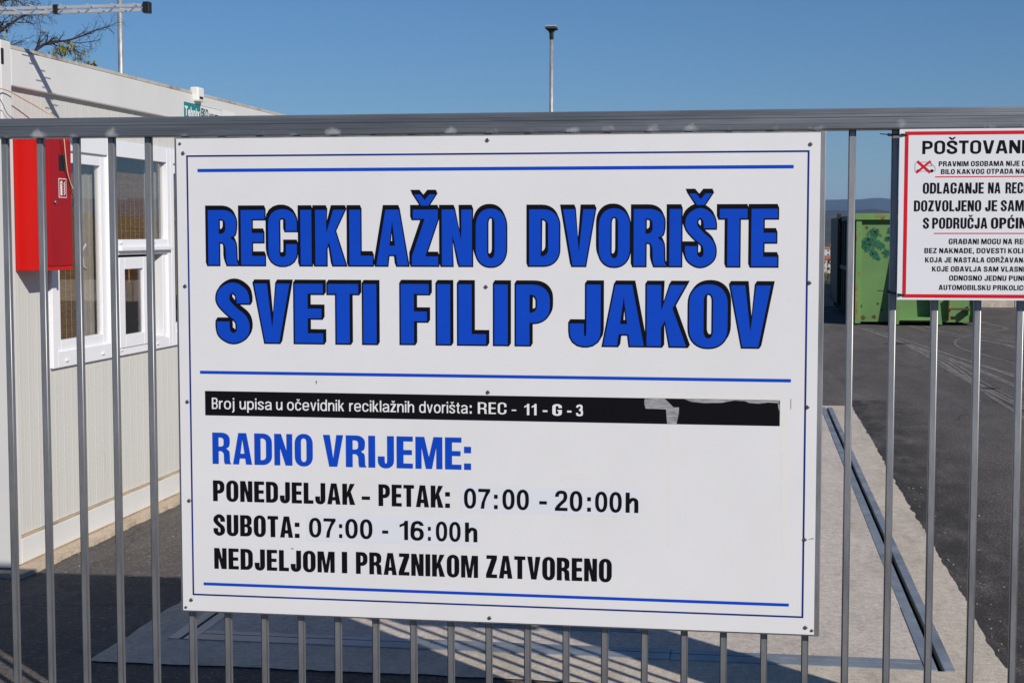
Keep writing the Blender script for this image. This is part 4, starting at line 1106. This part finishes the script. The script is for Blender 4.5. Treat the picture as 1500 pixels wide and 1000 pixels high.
# ------------------------------------------------------------------ red bordered notice
Y2 = 4.562
n_ = empty('rules_notice', (.72, 4.57, 1.75), 'white notice with red border and black text, tied up right of the big board', 'sign')
M['notice_white'] = mat('notice_white', (.72, .725, .765), .4, var=.01)
bx('back_board', .428, 1.026, Y2 + .0035, Y2 + .012, 1.515, 1.9985, M['alu'], n_)
bx('notice_panel', .4195, 1.02, Y2, Y2 + .003, 1.509, 1.9985, M['notice_white'], n_)
y = Y2 - .0006
flat('red_border', border(.4345, 1.006, 1.5155, 1.9915, .0100), y, 'red_ink', n_)
word('notice_title', [('POŠTOVANI', .4835, 0.767, 1.9270, .0375)], y, 'black_ink', n_, s=.155, b=.185, gap=.085)
def words(line, part, x0, x1, z0, cap):
    """whole line set so that its first letters `part` span x0 to x1"""
    sp = .36
    def wid(t_): return sum(word_layers(q, .165, .16, .11)[1] for q in t_.split()) + sp * (len(t_.split()) - 1)
    k_ = (x1 - x0) / wid(part); o_ = []; x = x0
    for t_ in line.split():
        q_ = word_layers(t_, .165, .16, .11)[1]; o_.append((t_, x, x + q_ * k_, z0, cap)); x += (q_ + sp) * k_
    return o_
for L_ in (('PRAVNIM OSOBAMA NIJE DOZVOLJENO', 'PRAVNIM OSOBAMA NIJE D', .530, .770, 1.8915, .0145), ('BILO KAKVOG OTPADA NA', 'BILO KAKVOG OTPADA NA', .5365, .7665, 1.8695, .0142),
      ('GRAĐANI MOGU NA RECIKLAŽNO', 'GRAĐANI MOGU NA RE', .562, .767, 1.6695, .0155), ('BEZ NAKNADE, DOVESTI KOLIČINU', 'BEZ NAKNADE, DOVESTI KOLI', .4945, .7685, 1.6435, .0148), ('KOJA JE NASTALA ODRŽAVANJEM', 'KOJA JE NASTALA ODRŽAVAN', .4970, .768, 1.6170, .0148),
      ('KOJE OBAVLJA SAM VLASNIK', 'KOJE OBAVLJA SAM VLASN', .5170, .768, 1.5910, .0148), ('ODNOSNO JEDNU PUNU', 'ODNOSNO JEDNU PUN', .5650, .768, 1.5650, .0148), ('AUTOMOBILSKU PRIKOLICU', 'AUTOMOBILSKU PRIKOLIC', .5365, .7705, 1.5380, .0145)):
    word('notice_text', words(*L_), y, 'black_ink', n_, s=.165, b=.185, gap=.11)
word('notice_rules', [('ODLAGANJE', 0.487, 0.656, 1.814, .0310), ('NA', 0.668, 0.702, 1.814, .0310), ('RECIKLAŽNO', 0.716, 0.874, 1.814, .0310), ('DOZVOLJENO', 0.463, 0.65, 1.7635, .0310), ('JE', 0.661, 0.694, 1.7635, .0310), ('SAMO', 0.704, 0.787, 1.7635, .0310), ('S', 0.489, 0.506, 1.714, .0310), ('PODRUČJA', 0.515, 0.668, 1.714, .0310), ('OPĆINE', 0.678, 0.796, 1.714, .0310)], y, 'black_ink', n_, s=.20, b=.155, gap=.085)
flat('red_rule', [rect(.521, .93, 1.8605, 1.8632)], y, 'red_ink', n_); flat('red_rule', [rect(.520, .93, 1.6990, 1.7017)], y, 'red_ink', n_)
bm = bmesh.new()
def line(bm, P, w_, yy):
    for (a, b) in zip(P, P[1:]):
        d = Vector((b[0] - a[0], b[1] - a[1])); n = Vector((-d.y, d.x)).normalized() * w_ / 2
        sheet(bm, [(a[0] - n.x, yy, a[1] - n.y), (b[0] - n.x, yy, b[1] - n.y), (b[0] + n.x, yy, b[1] + n.y), (a[0] + n.x, yy, a[1] + n.y)])
line(bm, [(.464, 1.878), (.464, 1.9015), (.468, 1.904), (.506, 1.904), (.512, 1.896), (.518, 1.892), (.520, 1.886), (.520, 1.878), (.464, 1.878)], .0008, y)
line(bm, [(.497, 1.893), (.511, 1.893), (.506, 1.902)], .0008, y)
obj('van_outline', bm, M['oil'], n_)
flat('van_wheel', [[(cx + .0045 * math.cos(q * PI / 8), 1.879 + .0045 * math.sin(q * PI / 8)) for q in range(16)] for cx in (.473, .511)], y - .0002, 'black_ink', n_)
bm = bmesh.new(); line(bm, [(.468, 1.874), (.507, 1.907)], .0065, y - .0004); line(bm, [(.470, 1.907), (.507, 1.874)], .0065, y - .0005)
obj('red_cross', bm, M['red_ink'], n_)
bm = bmesh.new()
for (x, z) in ((.438, 1.984), (.440, 1.525)):
    tube(bm, [(x, Y2 - .0003, z), (x, Y2 - .0014, z)], .0035, 12)
obj('eyelet', bm, M['screw'], n_)
for lab, za, zb in (('black cable tie at the top left corner of the red bordered notice', 1.985, 1.983), ('black cable tie at the bottom left corner of the red bordered notice', 1.533, 1.524)):
    t = empty('cable_tie', (.40, 4.59, za), lab, 'cable tie', 'cable ties holding the notice')
    tb('strap', [(.440, Y2 - .002, zb), (.428, Y2 - .007, zb), (.405, 4.590, (za + zb) / 2), (.3935, 4.596, za), (.3925, 4.60, za), (.3930, 4.626, za), (.411, 4.632, za), (.430, 4.628, zb), (.437, Y2 + .016, zb)], .0028, M['black_plastic'], t, 6)
    tb('tail', [(.395, 4.592, za), (.366, 4.572, za + .0015)], [.0020, .0016], M['black_plastic'], t, 6)
    bx('tie_head', .388, .397, 4.588, 4.597, za - .004, za + .004, M['black_plastic'], t, .001)

# ------------------------------------------------------------------ maker's sticker on the container beam
y = WX + .0290
stk = [o for o in OFF.children if o.name.startswith('sticker')][0]
def side(name, P, xx, m):
    bm = bmesh.new()
    for q in P: sheet(bm, [(xx, a, b) for a, b in q])
    return obj(name, bm, M[m], stk)
side('teal_square', [[(9.567, 2.372), (9.87, 2.372), (9.87, 2.551), (9.567, 2.551)]], y, 'teal')
ftext('logo_text', [('Tehnix', 9.580, 9.858, 2.462, .064)], y + .0004, 'white_ink', stk, .04, 'x')
side('logo_swoosh', [[(9.60, 2.42), (9.68, 2.447), (9.78, 2.452), (9.85, 2.440), (9.76, 2.425), (9.70, 2.39)]], y + .0004, 'white_ink')
ftext('logo_text', [('EKO', 9.885, 10.02, 2.474, .060), ('INDUSTRIJA', 10.04, 10.28, 2.474, .036)], y + .0002, 'teal_text', stk, .05, 'x')
side('logo_rule', [[(9.872, 2.548), (10.29, 2.548), (10.29, 2.5505), (9.872, 2.5505)], [(10.2875, 2.44), (10.29, 2.44), (10.29, 2.548), (10.2875, 2.548)]], y, 'teal_text')
side('logo_mark', [[(10.47, 2.46), (10.52, 2.46), (10.52, 2.515), (10.47, 2.515)]], y, 'blue_ink')

# ------------------------------------------------------------------ fire cabinet
f_ = empty('fire_cabinet', (-3.58, 7.45, 1.85), 'red metal fire extinguisher cabinet on the office container wall', 'fire cabinet')
FX0, FX1 = WX + .0005, -3.512
bx('cabinet_body', FX0, FX1, 7.275, 7.61, 1.512, 2.20, M['red_side'], f_, .004)
d_ = bx('cabinet_door', FX1 + .001, FX1 + .007, 7.315, 7.602, 1.535, 2.178, M['red_door'], f_, .003)
bx('door_fold', FX1 + .007, FX1 + .0085, 7.335, 7.338, 1.55, 2.16, M['red_side'], d_)
bx('break_window', FX1 + .0068, FX1 + .0082, 7.4550, 7.5270, 2.0200, 2.1010, M['dark'], d_, .001)
tb('lock', [(FX1 + .006, 7.4010, 1.8590), (FX1 + .016, 7.4010, 1.8590)], .009, M['screw'], d_, 12)
s = bx('cabinet_sticker', FX1 + .0072, FX1 + .0082, 7.4500, 7.5400, 1.8830, 1.9820, M['white_ink'], d_, .0003)
U = lambda u: 7.4500 + u * 0.0900
V = lambda v: 1.8830 + v * 0.0990
bm = bmesh.new(); sheet(bm, [(FX1 + .0086, U(a), V(b)) for a, b in ((.05, .04), (.95, .04), (.95, .96), (.05, .96))]); obj('sticker_field', bm, M['red_door'], s)
bm = bmesh.new(); xx = FX1 + .0090
sheet(bm, [(xx, U(a), V(b)) for a, b in ((.18, .12), (.42, .12), (.42, .70), (.18, .70))])
sheet(bm, [(xx, U(a), V(b)) for a, b in ((.12, .73), (.30, .90), (.48, .80), (.44, .73))])
for k in range(5):
    v = .16 + k * .135; sheet(bm, [(xx, U(a), V(b)) for a, b in ((.58, v), (.68, v - .03), (.90, v + .16), (.78, v + .13))])
obj('sticker_symbol', bm, M['white_ink'], s)

# ------------------------------------------------------------------ antenna with two booms
a_ = empty('television_antenna', (-3.9, 7.2, 2.8), 'grey twin boom television antenna pointing right above the container roof', 'antenna')
AY = 7.2
for nm, z in (('boom', 2.8055), ('boom', 2.783)):
    bx(nm, -4.45, -2.905, AY - .0078, AY + .0078, z - .0078, z + .0078, M['alu'], a_, .0015)
bx('end_cap', -2.928, -2.895, AY - .02, AY + .02, 2.766, 2.8215, M['black_plastic'], a_, .004)
bx('spacer', -3.392, -3.368, AY - .014, AY + .014, 2.7725, 2.8185, M['black_plastic'], a_, .002)
bx('spacer', -4.47, -4.43, AY - .014, AY + .014, 2.765, 2.8255, M['black_plastic'], a_, .002)
x = -2.96; l = .062; i = 0
while x > -4.42:
    for z, sg in ((2.8055, 1), (2.783, -1)):
        sg2 = sg if i % 2 else -sg
        tb('element', [(x, AY, z), (x, AY + sg2 * l, z)], .0026, M['alu'], a_, 6)
    x -= .052 + .010 * i * .35; l *= 1.06; i += 1
tb('mast', [(-4.2, 7.25, 2.2), (-4.2, 7.25, 3.4)], .018, M['pole'], a_, 12)
bx('mast_clamp', -4.235, -4.165, 7.206, 7.27, 2.76, 2.83, M['black_plastic'], a_, .003)
bx('mast_foot', -4.26, -4.14, 7.19, 7.31, 2.633, 2.66, M['pole'], a_, .003)
M['galv2'] = M['galv']
def cab(name, pts, r, m, lab):
    P = catmull([tuple(p) for p in pts], 5); tag(tb(name, P, r, M[m], None, 6), lab, 'cable')
cab('cable', [(-3.66, 7.02, 2.412), (-3.615, 7.06, 2.403), (-3.61, 7.15, 2.396), (-3.60, 7.32, 2.362), (-3.58, 7.46, 2.325), (-3.52, 7.50, 2.28), (-3.497, 7.50, 2.21), (-3.497, 7.535, 2.03), (-3.50, 7.585, 1.955), (-3.50, 7.625, 1.90), (-3.62, 7.66, 1.86), (-3.65, 7.69, 1.84)], .0032, 'cable_cream', 'thin cream cable sagging across the container and over the fire cabinet')
cab('cable', [(-3.70, 7.00, 2.385), (-3.615, 7.04, 2.36), (-3.612, 7.15, 2.275), (-3.58, 7.30, 2.25), (-3.499, 7.44, 2.20), (-3.499, 7.50, 2.05), (-3.50, 7.61, 1.86), (-3.6, 7.65, 1.82), (-3.65, 7.68, 1.80)], .0018, 'black_plastic', 'thin black wire hanging beside the cream cable over the fire cabinet')

# ------------------------------------------------------------------ trees behind the container
def grow(bm, tips, p, d, l, r, depth, spread=.5, droop=0.):
    n = 4; pts = [Vector(p)]; v = Vector(d).normalized()
    for i in range(n):
        v = (v + Vector((random.gauss(0, .30), random.gauss(0, .30), random.gauss(0, .30) + droop))).normalized()
        pts.append(pts[-1] + v * l / n)
    tube(bm, pts, [r * (1 - .45 * i / n) for i in range(n + 1)], 5 if r > .006 else 3, False)
    if depth <= 0: tips.append(pts[-1]); return
    for i in range(1, n + 1):
        for _ in range(1 if i < n else 2):
            a = Matrix.Rotation(random.uniform(-1, 1) * spread * 1.5, 3, 'Y') @ Matrix.Rotation(random.uniform(-1, 1) * spread, 3, 'X')
            grow(bm, tips, pts[i], a @ v, l * random.uniform(.45, .68), r * (.55 - .05 * i / n), depth - 1, spread, droop)
def limb(bm, tips, pts, r0, r1, depth, tw):
    r0 *= .68; r1 *= .68
    P = catmull([tuple(p) for p in pts], 4); n = len(P)
    tube(bm, P, [r0 + (r1 - r0) * i / (n - 1) for i in range(n)], 6)
    for i in range(2, n):
        d = (Vector(P[i]) - Vector(P[i - 1])).normalized()
        for _ in range(1 if i < n - 1 else 2):
            a = Matrix.Rotation(random.choice((-1, 1)) * random.uniform(.25, .85), 3, 'Y') @ Matrix.Rotation(random.uniform(-.5, .5), 3, 'X')
            grow(bm, tips, P[i], a @ d, tw * random.uniform(.6, 1.2), max(.0030, (r0 + (r1 - r0) * i / n) * .5), depth)
def make_tree(base, limbs, lab, leafspots):
    t = empty('bare_tree', base, lab, 'tree')
    bm = bmesh.new(); tips = []
    for pts, r0, r1, dp, tw in limbs: limb(bm, tips, pts, r0, r1, dp, tw)
    obj('branches', bm, M['trunk'], t)
    x, y, z = base
    tb('trunk', [(x, y, 0), (x + .03, y, 1.2), (x + .02, y, 2.4), limbs[0][0][0]], [.16, .13, .10, .055], M['trunk'], t, 10)
    bm = bmesh.new()
    for c, r, n in leafspots: leaves(bm, c, r[0], r[1], r[2], n, .032)
    for q in tips:
        if random.random() < .03: leaves(bm, q, .04, .04, .04, 2, .028)
    obj('leaves', bm, M['leaf'], t)
make_tree((-7.45, 15.0, 0), [
    ([(-7.42, 15, 3.0), (-7.31, 15, 3.50), (-7.22, 15, 3.61), (-7.10, 15, 3.655), (-6.95, 15, 3.665), (-6.80, 15, 3.70), (-6.62, 15, 3.765), (-6.48, 15, 3.80)], .028, .007, 1, .17),
    ([(-7.24, 15, 3.58), (-7.235, 15, 3.68), (-7.215, 15, 3.76)], .012, .006, 1, .08),
    ([(-7.12, 15, 3.645), (-6.98, 15, 3.60), (-6.84, 15, 3.57)], .012, .005, 1, .13),
    ([(-6.98, 15, 3.665), (-6.80, 15, 3.64), (-6.62, 15, 3.66)], .010, .004, 1, .13),
    ([(-7.29, 15, 3.52), (-7.12, 15, 3.50), (-7.02, 15, 3.58)], .012, .005, 1, .09)],
    'bare twisted tree limb rising behind the container roof beside the lamp post', [((-6.98, 14.8, 3.50), (.11, .1, .06), 50), ((-6.84, 14.8, 3.56), (.10, .1, .07), 55), ((-6.70, 14.8, 3.46), (.10, .1, .08), 60), ((-6.60, 14.8, 3.39), (.07, .08, .05), 40)])
make_tree((-8.15, 15.6, 0), [
    ([(-8.1, 15.6, 2.9), (-8.15, 15.6, 3.6), (-8.05, 15.6, 3.80), (-7.85, 15.6, 3.93), (-7.68, 15.6, 4.03), (-7.55, 15.6, 4.06)], .04, .008, 2, .18),
    ([(-8.12, 15.6, 3.5), (-8.2, 15.6, 3.9), (-8.05, 15.6, 4.12), (-7.8, 15.6, 4.20), (-7.6, 15.6, 4.22)], .03, .008, 2, .20),
    ([(-8.1, 15.6, 3.45), (-7.98, 15.6, 3.62), (-7.85, 15.6, 3.70), (-7.72, 15.6, 3.75)], .018, .006, 1, .16),
    ([(-8.15, 15.6, 3.6), (-8.4, 15.6, 4.0), (-8.5, 15.6, 4.5)], .03, .01, 2, .25)],
    'leafless tree with a few yellow leaves at the far left above the corner post', [((-7.75, 15.5, 4.17), (.28, .1, .09), 30), ((-8.0, 15.5, 3.95), (.15, .1, .15), 30), ((-7.83, 15.4, 3.66), (.09, .08, .13), 70), ((-7.75, 15.4, 3.52), (.08, .08, .08), 40)])

# ------------------------------------------------------------------ thin autumn haze over the valley
hz = bpy.data.materials.new('haze'); hz.use_nodes = True; nt = hz.node_tree; nt.nodes.clear()
o = nt.nodes.new('ShaderNodeOutputMaterial'); v = nt.nodes.new('ShaderNodeVolumePrincipled')
v.inputs['Color'].default_value = (.34, .56, 1, 1); v.inputs['Density'].default_value = 1e-4; v.inputs['Anisotropy'].default_value = 0
nt.links.new(v.outputs[0], o.inputs['Volume'])
bm = bmesh.new(); box(bm, -8200, 8200, -8200, 8200, -60, 172); bmesh.ops.recalc_face_normals(bm, faces=bm.faces)
tag(obj('haze', bm, hz), kind='stuff')
